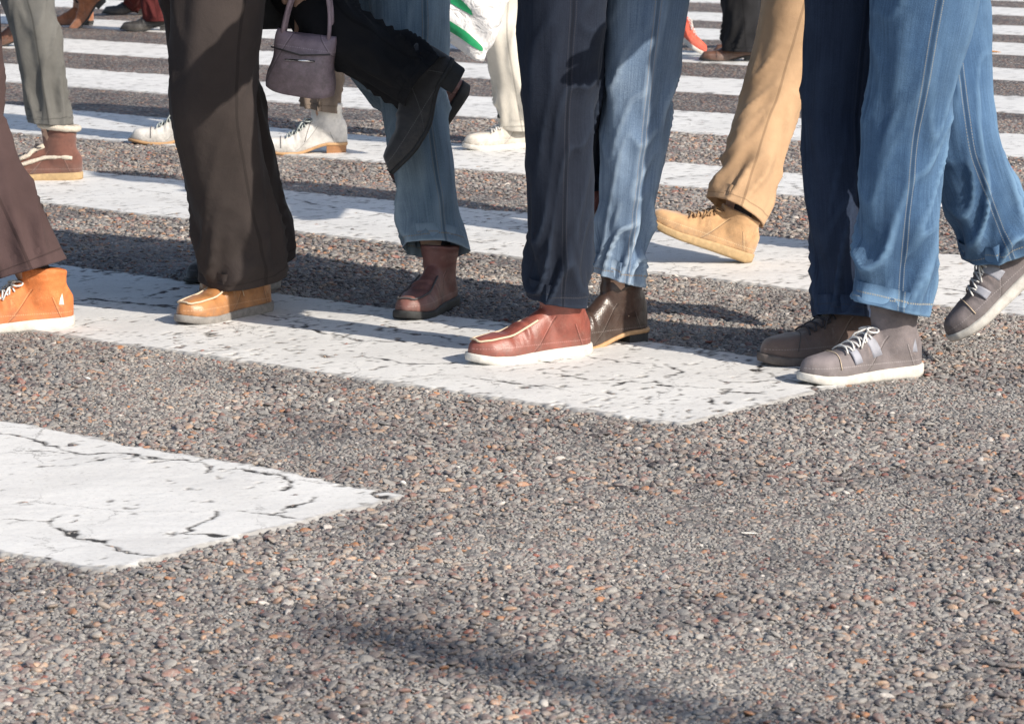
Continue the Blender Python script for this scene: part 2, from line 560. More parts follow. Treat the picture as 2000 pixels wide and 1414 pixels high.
CRACKS = {0: [
    (.007, [(0, 850), (30, 852), (70, 862), (120, 880), (170, 890)]), (.004, [(170, 890), (245, 888), (290, 902), (360, 905), (395, 912), (407, 922), (395, 930)]),
    (.009, [(250, 889), (310, 900), (360, 905), (400, 912)]), (.003, [(60, 884), (170, 890)]), (.003, [(395, 905), (412, 895)]),
    (.006, [(430, 920), (500, 926), (540, 935), (556, 944), (565, 955), (550, 963)]), (.008, [(545, 940), (566, 948)]),
    (.004, [(0, 1020), (80, 1025)]), (.008, [(80, 1024), (130, 1045), (200, 1065), (240, 1082), (285, 1090)]), (.004, [(85, 1025), (120, 1010)]),
    (.005, [(415, 1008), (405, 1030), (370, 1047), (430, 1055)]), (.003, [(320, 1047), (372, 1048)]),
    (.004, [(620, 975), (590, 990), (560, 1000), (530, 1010), (565, 1020)]), (.003, [(455, 1008), (535, 1010)]), (.014, [(735, 962), (733, 978)]),
    (.003, [(240, 895), (120, 915)]), (.003, [(100, 1095), (60, 1090)])],
    1: [(.022, [(178, 588), (240, 596), (345, 602)]), (.012, [(120, 594), (178, 589)]), (.006, [(60, 572), (110, 578), (130, 590)]), (.010, [(285, 584), (345, 566)]),
    (.007, [(300, 600), (390, 612)]), (.005, [(130, 600), (170, 600), (180, 594)]),
    (.005, [(520, 618), (560, 625), (620, 652), (660, 660)]), (.008, [(750, 640), (800, 655), (855, 662)]), (.004, [(560, 640), (700, 668), (800, 672)]),
    (.004, [(855, 662), (920, 678), (1000, 700), (1080, 712)]), (.004, [(1150, 700), (1200, 708), (1290, 722)]), (.003, [(1060, 730), (1160, 750), (1250, 745)]),
    (.016, [(1283, 750), (1308, 757)]), (.004, [(1190, 760), (1230, 752), (1283, 751)]), (.004, [(1308, 757), (1400, 765), (1430, 770)]), (.009, [(1430, 769), (1490, 776)]),
    (.004, [(1390, 745), (1420, 750), (1500, 748), (1560, 752)]), (.006, [(1385, 782), (1410, 792)]), (.005, [(1450, 806), (1458, 796), (1470, 795)]),
    (.014, [(1488, 716), (1478, 728), (1510, 742)]), (.006, [(1510, 742), (1560, 750)]), (.018, [(1562, 752), (1590, 758), (1612, 775)]),
    (.004, [(1310, 720), (1330, 730), (1310, 740)]), (.004, [(900, 740), (1000, 752), (1100, 765)]), (.003, [(700, 700), (820, 715), (900, 712)])],
    2: [(.006, [(480, 382), (570, 393), (660, 410)]), (.004, [(700, 430), (740, 420), (770, 428)]), (.004, [(250, 370), (330, 383)]),
    (.005, [(1540, 365 + 150), (1620, 520), (1700, 526)]), (.006, [(1790, 560), (1900, 575), (2000, 570)]), (.004, [(880, 470), (960, 480)])],
    3: [(.006, [(1540, 362), (1558, 372), (1575, 380)]), (.004, [(1310, 352), (1340, 345)]), (.004, [(250, 250), (310, 254)])]}

def seg_dist(px, py, a, b):
    ab = b - a
    t = np.clip(((px - a[0]) * ab[0] + (py - a[1]) * ab[1]) / (ab @ ab + 1e-12), 0, 1)
    return np.hypot(px - a[0] - t * ab[0], py - a[1] - t * ab[1])

def paint_mask(i, s, n, split=False):
    """>0 inside the paint, in metres from its border"""
    wob = .010 * noise2(s, n, 9, i) + .007 * noise2(s, n, 38, i + 20) + .008 * noise2(s, n, 80, i + 40)
    d = np.minimum(n - EDGES[2 * i](s), EDGES[2 * i + 1](s) - n)
    d = np.minimum(d, s - S_END) + wob
    chip_amt = {0: .47, 1: .31, 2: .32, 3: .32}.get(i, .30)
    ch = noise2(s * 1.25, n * .7, 62, 3.3 + i) * .78 + noise2(s, n, 30, 9.1 + i) * .35
    edge_wear = .10 * sstep(.16, .0, EDGES[2 * i + 1](s) - n) + .08 * sstep(.12, .0, n - EDGES[2 * i](s))
    patch = .10 * noise2(s, n, 2.2, 5 + i)
    d = np.minimum(d, (chip_amt + .14 - edge_wear - patch - ch) * .030)
    wx, wy = .016 * noise2(s, n, 14, 70 + i) + .010 * noise2(s, n, 50, 80 + i), .016 * noise2(s, n, 14, 90 + i) + .010 * noise2(s, n, 50, 95 + i)
    dc = np.full(np.shape(s), .05)
    for w, pts in CRACKS.get(i, []):
        q = [np.array(sn(at(*p))) for p in pts]
        w2 = w * (.30 + .60 * noise2(s, n, 35, w * 1000)) - .0004
        for a, b in zip(q[:-1], q[1:]):
            lo, hi = np.minimum(a, b) - .06, np.maximum(a, b) + .06
            k = (s > lo[0]) & (s < hi[0]) & (n > lo[1]) & (n < hi[1])
            if k.any():
                dc[k] = np.minimum(dc[k], seg_dist(s[k] + wx[k], n[k] + wy[k], a, b) - w2[k])
    d2 = np.minimum(d, dc)
    return (d2, d, dc) if split else d2

road = link('road', fast_mesh('road', [(-150, -40, 0), (150, -40, 0), (150, 260, 0), (-150, 260, 0)], [(0, 1, 2, 3)], M_ROAD, False))
tag(road, kind='structure')

def stripe(i, step, s1):
    s_lo = S_END - .03
    ss = np.arange(s_lo, s1, step)
    allpos = np.array([EDGES[2 * i](ss).min(), EDGES[2 * i + 1](ss).max()])
    nn = np.arange(allpos[0] - .03, allpos[1] + .03, step)
    G1, G2 = np.meshgrid(ss, nn, indexing='ij')
    d, dp, dc = paint_mask(i, G1, G2, True)
    m = sstep(-.004, .003, d) if step < .008 else sstep(-.006, .006, d)
    inner = np.minimum(np.minimum(G2 - EDGES[2 * i](G1), EDGES[2 * i + 1](G1) - G2), G1 - S_END)
    z = np.where(inner > .014, .0022 + .0025 * m, -.006 + .0107 * m) + m * (.0004 * noise2(G1, G2, 55, 2) + .0018 * noise2(G1, G2, 6, 4))
    X = G1 * D1[0] + G2 * D2[0]
    Y = G1 * D1[1] + G2 * D2[1]
    V = np.stack([X, Y, z], -1).reshape(-1, 3)
    a, b = G1.shape
    I = np.arange(a * b).reshape(a, b)
    Q = np.stack([I[:-1, :-1], I[1:, :-1], I[1:, 1:], I[:-1, 1:]], -1).reshape(-1, 4)
    mm = m.reshape(-1)
    w_ = np.where(inner > .014, np.maximum(.62 * (1 - sstep(.0000, .0034, dp)), 1 - sstep(-.0004, .0036, dc)), .48 * (1 - sstep(.002, .016 + .010 * noise2(G1, G2, 40, 8), d)))
    Q = Q[(mm[Q].max(1) > .01)]
    used = np.zeros(len(V), bool); used[Q.ravel()] = True
    remap = np.cumsum(used) - 1
    Q = remap[Q]
    V, dd = V[used], d.reshape(-1)[used]
    me = fast_mesh('crossing_stripe', V, Q[:, ::-1], M_PAINT)
    at_ = me.attributes.new('worn', 'FLOAT', 'POINT')
    at_.data.foreach_set('value', w_.reshape(-1)[used].astype(np.float32))
    o = link('crossing_stripe', me)
    return o

for i in range(11):
    n_mid = N0 + NW * (2 * i + .5)
    step = (.0044, .0046, .007, .010, .014)[i] if i < 5 else .022
    # how far left the stripe can be seen (with a margin for a step to the side)
    length = (2.6, 4.0, 5.6, 7.2, 8.8, 10.4, 12, 13.5, 15, 16.5, 18)[i]
    o = stripe(i, step, S_END + length)
    tag(o, kind='structure')

# ------------------------------------------------------------------ aggregate: real stones pressed into the binder
def stone_mesh(k):
    bm = bmesh.new()
    bmesh.ops.create_icosphere(bm, subdivisions=2, radius=1)
    r = np.random.default_rng(100 + k)
    planes = [(lambda d: d / np.linalg.norm(d))(r.normal(size=3)) for _ in range(9)]
    offs = r.uniform(.50, .88, 9)
    for v in bm.verts:
        p = np.array(v.co)
        for pl, of in zip(planes, offs):
            e = p @ pl - of
            if e > 0: p = p - pl * e * .85
        p = p * (1 + .16 * float(noise3(np.array([p * 1.7 + k * 3.1]))[0]))
        v.co = p * np.array([1, r.uniform(.62, .95), 1])
    me = bpy.data.meshes.new('stone')
    bm.to_mesh(me); bm.free()
    me.polygons.foreach_set('use_smooth', [True] * len(me.polygons))
    me.materials.append(M_STONE)
    return me
STONES = [stone_mesh(k) for k in range(10)]

def in_paint(X, Y):
    s, n = X * D1[0] + Y * D1[1], X * D2[0] + Y * D2[1]
    d = np.full(s.shape, -1.0)
    i = np.floor((n - N0) / (2 * NW) + .25).astype(int)
    for k in range(7):
        q = (i == k)
        if q.any():
            d[q] = paint_mask(k, s[q], n[q])
    return d

def scatter(y0, y1, sp, smin, smax, fill):
    ny = int((y1 - y0) / sp)
    out = []
    for r in range(ny):
        y = y0 + r * sp
        hw = (y * 1000 / FPX) * 1.02 + .35 + .03 * y
        nx = int(2 * hw / sp)
        xs = -hw + (np.arange(nx) + .5 * (r % 2)) * sp
        out.append(np.stack([xs, np.full(nx, y)], -1))
    p = np.concatenate(out)
    p += rng.uniform(-.48, .48, p.shape) * sp
    k = rng.random(len(p)) < fill
    p = p[k]
    size = smin + (smax - smin) * rng.random(len(p)) ** 1.9
    return p, size

parts_ = [scatter(2.7, 4.6, .0102, .0044, .0112, .97), scatter(4.6, 7.2, .0108, .0046, .0112, .97), scatter(7.2, 10.9, .0128, .0054, .0120, .97)]
pp = np.concatenate([a for a, b in parts_]); sz = np.concatenate([b for a, b in parts_])
dm = in_paint(pp[:, 0], pp[:, 1])
keep = (dm < .0015)
pp, sz, dm = pp[keep], sz[keep], dm[keep]
n_st = len(pp)
smooth_patch = sstep(.12, .42, fbm2(pp[:, 0], pp[:, 1] * .7, 3.2, 55.0, 4)) * .9
flat = rng.uniform(.34, .62, n_st)
rise = rng.uniform(.10, 1.0, n_st) ** .8
top = .0004 + .0056 * rise * (sz / .0085) * (1 - .6 * smooth_patch)
low = rng.random(n_st) < .14                     # lost stones leave pits
top = np.where(low, -.002, top)
scl = np.stack([sz * rng.uniform(.9, 1.35, n_st), sz * rng.uniform(.75, 1.0, n_st), sz * flat], -1)
z = top - sz * flat * .86
z = np.where(dm > -.010, np.minimum(z, -sz * flat * .86 + .0042), z)
rot = np.stack([rng.normal(0, .22, n_st), rng.normal(0, .22, n_st), rng.uniform(0, 6.283, n_st)], -1)
tone = rng.random(n_st)
vi = rng.integers(0, 10, n_st)
loc = np.stack([pp[:, 0], pp[:, 1], z], -1)
# crumbs of cement-grey binder wedged between the stones
fl = [scatter(2.9, 4.6, .0066, .0026, .0050, .9), scatter(4.6, 6.9, .0082, .0032, .0058, .9)]
fp = np.concatenate([a for a, b in fl]); fs = np.concatenate([b for a, b in fl])
fd = in_paint(fp[:, 0], fp[:, 1]); kf = fd < .001
fp, fs = fp[kf], fs[kf]
pit = noise2(fp[:, 0], fp[:, 1], 34, 77.0) > .27
fp, fs = fp[~pit], fs[~pit]
m_ = len(fp)
ff = rng.uniform(.45, .7, m_)
f_loc = np.stack([fp[:, 0], fp[:, 1], .0026 * rng.random(m_) - fs * ff * .8 + .0006], -1)
f_scl = np.stack([fs * rng.uniform(.9, 1.5, m_), fs, fs * ff], -1)
f_rot = np.stack([rng.normal(0, .3, m_), rng.normal(0, .3, m_), rng.uniform(0, 6.283, m_)], -1)
f_tone = np.where(rng.random(m_) < .82, rng.random(m_) * .2, rng.random(m_))
f_vi = rng.integers(0, 10, m_)
# the 300 that show largest become objects of their own
du = pp[:, 0] / pp[:, 1] * FPX
dv_ = CAMH / pp[:, 1]
vis = (np.abs(du) < 985) & (pp[:, 1] > 3.46) & (dm < -.012)
score = np.where(vis, sz * (.6 + .5 * rise) * (1 - .7 * smooth_patch) / pp[:, 1], 0)
order = np.argsort(-score)
own, rest = order[:300], order[300:]
stone_objs = []
for j in own:
    o = link('stone', STONES[vi[j]], road)
    o.location = loc[j]; o.rotation_euler = rot[j]; o.scale = scl[j]
    o['tone'] = float(tone[j])
    stone_objs.append(o)

pm = bpy.data.meshes.new('gravel')
g_loc, g_rot, g_scl = np.concatenate([loc[rest], f_loc]), np.concatenate([rot[rest], f_rot]), np.concatenate([scl[rest], f_scl])
g_tone, g_vi = np.concatenate([tone[rest], f_tone]), np.concatenate([vi[rest], f_vi])
pm.vertices.add(len(g_loc))
pm.vertices.foreach_set('co', g_loc.astype(np.float32).ravel())
for nm, typ, arr, key in (('rot', 'FLOAT_VECTOR', g_rot, 'vector'), ('scl', 'FLOAT_VECTOR', g_scl, 'vector'), ('tone', 'FLOAT', g_tone, 'value'), ('pick', 'INT', g_vi, 'value')):
    a_ = pm.attributes.new(nm, typ, 'POINT')
    a_.data.foreach_set(key, (arr.astype(np.int32) if typ == 'INT' else arr.astype(np.float32)).ravel())
gravel = tag(link('gravel', pm), kind='stuff')
ng = bpy.data.node_groups.new('aggregate', 'GeometryNodeTree')
ng.interface.new_socket('Geometry', in_out='INPUT', socket_type='NodeSocketGeometry')
ng.interface.new_socket('Geometry', in_out='OUTPUT', socket_type='NodeSocketGeometry')
gi, go = ng.nodes.new('NodeGroupInput'), ng.nodes.new('NodeGroupOutput')
iop = ng.nodes.new('GeometryNodeInstanceOnPoints')
jn = ng.nodes.new('GeometryNodeJoinGeometry')
seen = {}
for o, j in zip(stone_objs, own):
    seen.setdefault(int(vi[j]), o)
for k in range(10):
    oi = ng.nodes.new('GeometryNodeObjectInfo')
    oi.transform_space = 'ORIGINAL'
    oi.inputs['Object'].default_value = seen[k]
    oi.inputs['As Instance'].default_value = True
    ng.links.new(oi.outputs['Geometry'], jn.inputs[0])
def named(nm, typ):
    n = ng.nodes.new('GeometryNodeInputNamedAttribute')
    n.data_type = typ
    n.inputs['Name'].default_value = nm
    return n.outputs['Attribute']
ng.links.new(gi.outputs[0], iop.inputs['Points'])
ng.links.new(jn.outputs[0], iop.inputs['Instance'])
iop.inputs['Pick Instance'].default_value = True
ng.links.new(named('pick', 'INT'), iop.inputs['Instance Index'])
e2r = ng.nodes.new('FunctionNodeEulerToRotation')
ng.links.new(named('rot', 'FLOAT_VECTOR'), e2r.inputs[0])
ng.links.new(e2r.outputs[0], iop.inputs['Rotation'])
ng.links.new(named('scl', 'FLOAT_VECTOR'), iop.inputs['Scale'])
ng.links.new(iop.outputs[0], go.inputs[0])
gravel.modifiers.new('aggregate', 'NODES').node_group = ng

# ------------------------------------------------------------------ people
SHOE_KINDS = {}

def shoe_meshes(kind, hl, up_h):
    """upper and sole in shoe space: x from heel (-.075) to toe (.2), z up, ankle over the origin"""
    xs = np.concatenate([np.linspace(-.076, -.055, 5), np.linspace(-.045, .165, 22), np.linspace(.172, .2, 8)])
    def half(x):
        w = np.interp(x, [-.076, -.07, -.055, -.03, .03, .09, .125, .16, .185, .196, .2], [.006, .018, .027, .031, .029, .037, .0415, .037, .025, .012, .004])
        if kind == 'dress': w = w * np.interp(x, [.1, .2], [1, .80])
        return w
    def zt(x):
        if hl > .012: return .009 + hl * (1 - sstep(-.02, .085, x)) + .010 * sstep(.12, .2, x)
        return np.interp(x, [-.08, .02, .12, .16, .2], [.026, .024, .019, .021, .028])
    def zb(x):
        if hl > .012: return .0 + hl * (1 - sstep(-.02, .085, x)) + .010 * sstep(.12, .2, x)
        return np.interp(x, [-.08, -.055, .12, .16, .2], [.008, 0, 0, .003, .013])
    def hh(x):
        if kind == 'dress':
            return np.interp(x, [-.076, -.06, -.02, .03, .07, .11, .15, .18, .2], [.055, .085, .095, .095, .074, .054, .043, .034, .008])
        return np.interp(x, [-.076, -.06, -.02, .03, .07, .11, .15, .18, .193, .2], [.045, .075, .085, .084, .066, .049, .041, .033, .023, .008])
    def ring(x, g=0.0):
        w, b, h = half(x) + g, zt(x) - .003, hh(x) + g
        th = np.linspace(0, math.pi, 15)
        y = w * np.sign(np.cos(th)) * np.abs(np.cos(th)) ** .62
        zz = b + h * np.abs(np.sin(th)) ** .72 * (1 - .0 * th)
        # narrower towards the instep
        y = y * (1 - .30 * np.clip((zz - b) / .09, 0, 1) ** 1.3)
        return np.stack([np.full(15, x), y, zz], -1)
    u = MB()
    u.loft([ring(x) for x in xs])
    # shaft / collar
    rings = []
    H = up_h
    for q in np.linspace(0, 1, 9):
        zz = .045 + hl * .9 + (H - .045) * q
        rx, ry, cx = np.interp(q, [0, .5, 1], [.052, .047, .052]), np.interp(q, [0, .5, 1], [.031, .033, .041]), np.interp(q, [0, 1], [-.014, -.012])
        rings.append([(cx + rx * math.cos(t), ry * math.sin(t), zz + .006 * math.cos(t)) for t in np.linspace(0, 2 * math.pi, 28, endpoint=False)])
    u.loft(rings)
    me = u.mesh('upper', None)
    me = evaluated(me, [('REMESH', dict(mode='VOXEL', voxel_size=.0036, use_smooth_shade=True)), ('SMOOTH', dict(factor=.6, iterations=6))])
    # walking creases over the ball of the foot
    co = np.zeros(len(me.vertices) * 3, np.float32); me.vertices.foreach_get('co', co); co = co.reshape(-1, 3)
    nn = np.zeros(len(me.vertices) * 3, np.float32); me.vertices.foreach_get('normal', nn); nn = nn.reshape(-1, 3)
    c = np.exp(-((co[:, 0] - .100) / .032) ** 2) * sstep(.03, .055, co[:, 2])
    fold = noise3(np.stack([co[:, 0] * 85 + co[:, 1] * 20, co[:, 1] * 14, co[:, 2] * 10], -1))
    lump = noise3(co * 28 + 3)
    co = co + nn * (c * fold * .0048 + lump * .0018 + (sstep(.08, .11, co[:, 2]) * noise3(co * np.array([20, 20, 90.])) * .002))[:, None]
    me.vertices.foreach_set('co', co.ravel()); me.update()
    me.polygons.foreach_set('use_smooth', [True] * len(me.polygons))
    # sole
    sl = MB()
    rr = []
    g = .0035
    for x in xs:
        xx = x * 1.012
        w = half(x) + g
        b, tp = zb(x), zt(x)
        rr.append([(xx, -w + .002, b), (xx, -w, b + .3 * (tp - b)), (xx, -w, b + .75 * (tp - b)), (xx, -w + .0015, tp), (xx, w - .0015, tp), (xx, w, b + .75 * (tp - b)), (xx, w, b + .3 * (tp - b)), (xx, w - .002, b)])
    sl.loft(rr)
    smesh = sl.mesh('sole', None)
    heel = None
    if hl > .012:
        hb = MB()
        pr = []
        for zz, sc in ((0, .93), (.004, .97), (hl * .6, .98), (hl + .004, 1.0)):
            out = [(x, half(x) * sc) for x in np.linspace(-.074 * sc, -.012, 10)]
            pr.append([(x, w, zz) for x, w in out] + [(x, -w, zz) for x, w in out[::-1]])
        hb.loft(pr)
        heel = hb.mesh('heel', None, False)
    return dict(upper=me, sole=smesh, heel=heel, ring=ring)

def shoe(spec, parent, loc, yaw, pitch=0.0, roll=0.0):
    key = (spec.get('kind', 'sneaker'), spec.get('heel', 0), spec.get('h', .095), spec['mat'].name)
    if key not in SHOE_KINDS:
        d = shoe_meshes(key[0], key[1], key[2])
        d['upper'].materials.append(spec['mat'])
        d['sole'].materials.append(spec['sole'])
        if d['heel']: d['heel'].materials.append(spec.get('heel_mat', spec['sole']))
        extra = []
        R = d['ring']
        if spec.get('laces'):
            mb = MB()
            for k, x in enumerate(np.linspace(.052, .098, 4)):
                q = R(x, .0032)[4:11]; q2 = R(x + .012, .0032)[4:11]
                pts = [q[i] * (1 - i / 6) + q2[i] * (i / 6) for i in range(7)]
                mb.tube(pts, .0019, 6)
                pts = [q2[i] * (1 - i / 6) + q[i] * (i / 6) for i in range(7)]
                mb.tube(pts, .0019, 6)
            top = R(.045, .006)[7]
            for sy in (-1, 1):
                loop = [top + np.array([.012 * math.sin(a), sy * (.006 + .017 * (1 - math.cos(a)) * .5), .003 * math.sin(a * .5) - .010 * (1 - math.cos(a)) * .5]) for a in np.linspace(0, 2 * math.pi, 12)]
                mb.tube(loop, .002, 6)
                mb.tube([top, top + np.array([.02, sy * .018, -.012]), top + np.array([.034, sy * .028, -.034])], .002, 6)
            me = mb.mesh('lace', spec['lace_mat']); extra.append(('lace', me))
            # tongue
            tg = MB()
            rr = []
            for x in np.linspace(.03, .10, 8):
                q = R(x, .0014)[5:10]
                rr.append(np.concatenate([q, (q - np.array([0, 0, .006]))[::-1]]))
            tg.loft(rr)
            me = tg.mesh('tongue', spec.get('tongue_mat', spec['mat'])); extra.append(('tongue', me))
        seams = spec.get('seams', ())
        if seams:
            for x0, lean in seams:
                mb = MB()
                pts = []
                for i in range(1, 14):
                    xx = x0 + lean * abs(i - 7) / 6
                    pts.append(R(xx, .0012)[i])
                mb.tube(pts, .0009, 5)
                me = mb.mesh('seam', spec['seam_mat']); extra.append(('seam', me))
        if spec.get('apron'):
            mb = MB()
            xs = np.linspace(.055, .182, 14)
            left = [R(x, .0022)[10] for x in xs]
            right = [R(x, .0022)[4] for x in xs[::-1]]
            front = [R(.186, .002)[i] for i in (9, 8, 7, 6, 5)]
            mb.tube(left + front + right, .0022, 6)
            me = mb.mesh('seam', spec['seam_mat']); extra.append(('seam', me))
        if spec.get('panel'):
            for sy in (1, -1):
                for (xa, xb, lean) in spec['panel']:
                    mb = MB()
                    V, F = [], []
                    nx, nk2 = 6, 6
                    for off in (.0012, -.003):
                        for a_i in range(nx):
                            for k in range(nk2):
                                q = k / (nk2 - 1)
                                kk = 1.2 + 4.4 * q
                                wsh = 1 - .35 * q
                                x = (xa + xb) / 2 + (xb - xa) * (a_i / (nx - 1) - .5) * wsh + lean * q
                                rg = R(x, off)
                                i0 = int(kk); fr = kk - i0
                                p_ = rg[i0] * (1 - fr) + rg[i0 + 1] * fr
                                V.append(p_ * np.array([1, sy, 1]))
                    g_ = lambda l, i_, k_: l * nx * nk2 + i_ * nk2 + k_
                    for a_i in range(nx - 1):
                        for k in (0, nk2 - 1):
                            F.append((g_(0, a_i, k), g_(0, a_i + 1, k), g_(1, a_i + 1, k), g_(1, a_i, k)))
                    for k in range(nk2 - 1):
                        for a_i in (0, nx - 1):
                            F.append((g_(0, a_i, k), g_(0, a_i, k + 1), g_(1, a_i, k + 1), g_(1, a_i, k)))
                    for o_ in (0, nx * nk2):
                        for a_i in range(nx - 1):
                            for k in range(nk2 - 1):
                                i0 = o_ + a_i * nk2 + k
                                F.append((i0, i0 + 1, i0 + nk2 + 1, i0 + nk2))
                    mb.add(V, F)
                    me = mb.mesh('side_panel', spec['panel_mat']); extra.append(('side_panel', me))
        if spec.get('fleece'):
            mb = MB()
            H = key[2]
            pts = [(-.012 + .054 * math.cos(t), .043 * math.sin(t), H + .006 * math.cos(t)) for t in np.linspace(0, 2 * math.pi, 40)]
            mb.tube(pts, [.0085 + .0022 * random.random() for _ in pts], 8)
            for sy in (7, -7):
                pts = [R(x, .004)[7 + (2 if sy > 0 else -2) + (1 if sy > 0 else -1) * int(k > 4)] + np.array([0, 0, 0]) for k, x in enumerate(np.linspace(.03, .10, 9))]
                mb.tube(pts, [.006 + .002 * random.random() for _ in pts], 7)
            pts = [R(x, .004)[12] for x in np.linspace(-.05, .10, 30)]
            mb.tube(pts, [.0050 + .0018 * random.random() for _ in pts], 7)
            pts = [R(x, .004)[2] for x in np.linspace(-.05, .10, 30)]
            mb.tube(pts, [.0050 + .0018 * random.random() for _ in pts], 7)
            me = mb.mesh('fleece_trim', spec['fleece']); extra.append(('fleece_trim', me))
        d['extra'] = extra
        SHOE_KINDS[key] = d
    d = SHOE_KINDS[key]
    up = link('shoe', d['upper'], parent)
    up.location = loc
    up.rotation_euler = Matrix.Rotation(yaw, 3, 'Z').to_quaternion().to_matrix().to_4x4().to_euler()
    up.rotation_euler = (Matrix.Rotation(yaw, 3, 'Z') @ Matrix.Rotation(pitch, 3, 'Y') @ Matrix.Rotation(roll, 3, 'X')).to_euler()
    up.scale = (spec.get('size', 1.0),) * 3
    link('sole', d['sole'], up)
    if d['heel']: link('heel', d['heel'], up)
    for nm, me in d['extra']:
        link(nm, me, up)
    return up

def spline(pts, n):
    """smooth path through hip, knee, ankle: straight bones with a rounded knee"""
    pts = [np.asarray(p, float) for p in pts]
    out = []
    L = [0]
    for a, b in zip(pts[:-1], pts[1:]): L.append(L[-1] + np.linalg.norm(b - a))
    L = np.array(L)
    ts = np.linspace(0, L[-1], n)
    raw = np.stack([np.interp(ts, L, [p[k] for p in pts]) for k in range(3)], -1)
    w = max(3, int(n * .11)) | 1
    ker = np.hanning(w + 2)[1:-1]; ker /= ker.sum()
    pad = np.concatenate([np.repeat(raw[:1], w // 2, 0) * 1, raw, np.repeat(raw[-1:], w // 2, 0)])
    # extrapolated padding keeps the ends straight
    d0, d1 = raw[1] - raw[0], raw[-1] - raw[-2]
    for i in range(w // 2):
        pad[w // 2 - 1 - i] = raw[0] - d0 * (i + 1)
        pad[len(pad) - w // 2 + i] = raw[-1] + d1 * (i + 1)
    sm = np.stack([np.convolve(pad[:, k], ker, 'valid') for k in range(3)], -1)
    return sm, L[-1]

def leg_loft(mb, path, front, prof, seed, fold=1.0, nk=64, nr=190):
    """path hip..hem; prof: radius against the fraction from hem (0) to hip (1)"""
    c, L = spline(path, nr)
    front = np.asarray(front, float)
    t = np.linspace(1, 0, nr)                     # 1 at hip, 0 at hem
    T = np.gradient(c, axis=0); T /= np.linalg.norm(T, axis=1)[:, None]
    fx = front[None] - (T @ front)[:, None] * T
    fx /= np.linalg.norm(fx, axis=1)[:, None]
    sy = np.cross(T, fx)
    r = np.interp(t, [p[0] for p in prof], [p[1] for p in prof])
    ker = np.ones(9) / 9
    for _ in range(3):
        r = np.convolve(np.pad(r, 4, 'edge'), ker, 'valid')
    th = np.linspace(0, 2 * math.pi, nk, endpoint=False)
    ct, st = np.cos(th)[None], np.sin(th)[None]
    dist = (t * L)[:, None]                       # metres from hem
    # cloth folds: stacking above the shoe, behind the knee, drag lines along the leg
    u3 = np.stack([np.broadcast_to(ct * .9, (nr, nk)), np.broadcast_to(st * .9, (nr, nk)), np.broadcast_to(dist * 7.2, (nr, nk))], -1)
    warp = noise3(u3 * np.array([1, 1, .35]) + seed) * .9
    n_a = noise3(np.stack([u3[..., 0], u3[..., 1], u3[..., 2] + 1.1 * ct * .8 + warp], -1) + seed * 1.7)
    ridge = np.maximum(1 - np.abs(n_a) * 3.4, -.3)
    ridge = np.where(ridge > 0, ridge ** 1.25, ridge)
    n_b = noise3(np.stack([u3[..., 0] * 1.8, u3[..., 1] * 1.8, dist * 4.2 + 0 * ct], -1) + seed * 2.3)
    n_c = noise3(np.stack([u3[..., 0] * 3.2, u3[..., 1] * 3.2, dist * 26 + 2.5 * warp], -1) + seed * 3.1)
    knee_d = np.linalg.norm(np.asarray(path[1]) - np.asarray(path[-1]))
    stack = np.exp(-((dist - .075) / .075) ** 2)
    kneew = np.exp(-((dist - knee_d) / .09) ** 2) * (.6 - .4 * ct)
    amp = fold * (.0036 + .0125 * stack + .0052 * kneew)
    R = r[:, None] + amp * (ridge - .2) + fold * .0085 * n_b * sstep(.0, .1, dist) + fold * .0013 * n_c * (.4 + .6 * stack)
    rf = R * 1.06
    rl = R * .95
    P3 = c[:, None] + fx[:, None] * (rf * ct)[..., None] + sy[:, None] * (rl * st)[..., None]
    rings = [P3[i] for i in range(nr)]
    # hem sags over the heel, then turns inside
    sag = (.012 * (-ct[0]) - .004)[:, None]
    for q_ in range(1, 9):
        rings[-q_] = rings[-q_] + T[-1] * sag * (1 - (q_ - 1) / 8)
    inner = [c[-1] + (rings[-1] - c[-1]) * .965, c[-1] + (rings[-1] - c[-1]) * .95 - T[-1] * .04]
    tt = list(dist[:, 0]) + [0, .04]
    uv = [(j / nk, d) for d in tt for j in range(nk)]
    k0 = len(mb.v)
    mb.loft(rings + inner, cap0=True, cap1=False, uv=uv)

BODY_SKIN = simple('skin', (.46, .29, .21), .55, .12, 14, .002)
HAIR = {}
SOCK = simple('dark_sock', (.035, .035, .042), .95, .25, 120, .002)

def skin_body(root_name, pts, edges, radii, rootv, mat, sub=1):
    me = bpy.data.meshes.new(root_name)
    me.from_pydata([tuple(p) for p in pts], edges, [])
    o = bpy.data.objects.new('tmp', me)
    COL.objects.link(o)
    md = o.modifiers.new('skin', 'SKIN')
    md.use_smooth_shade = True
    sv = me.skin_vertices[0].data if me.skin_vertices else None
    if sv is None:
        bm = bmesh.new(); bm.from_mesh(me); bm.verts.layers.skin.verify(); bm.to_mesh(me); bm.free()
        sv = me.skin_vertices[0].data
    for i, r in enumerate(radii):
        sv[i].radius = r if hasattr(r, '__len__') else (r, r)
        sv[i].use_root = (i == rootv)
    s2 = o.modifiers.new('sub', 'SUBSURF'); s2.levels = sub; s2.render_levels = sub
    dg = bpy.context.evaluated_depsgraph_get(); dg.update()
    out = bpy.data.meshes.new_from_object(o.evaluated_get(dg))
    bpy.data.objects.remove(o)
    out.materials.clear(); out.materials.append(mat)
    out.polygons.foreach_set('use_smooth', [True] * len(out.polygons))
    return out

PERSON_NO = [0]

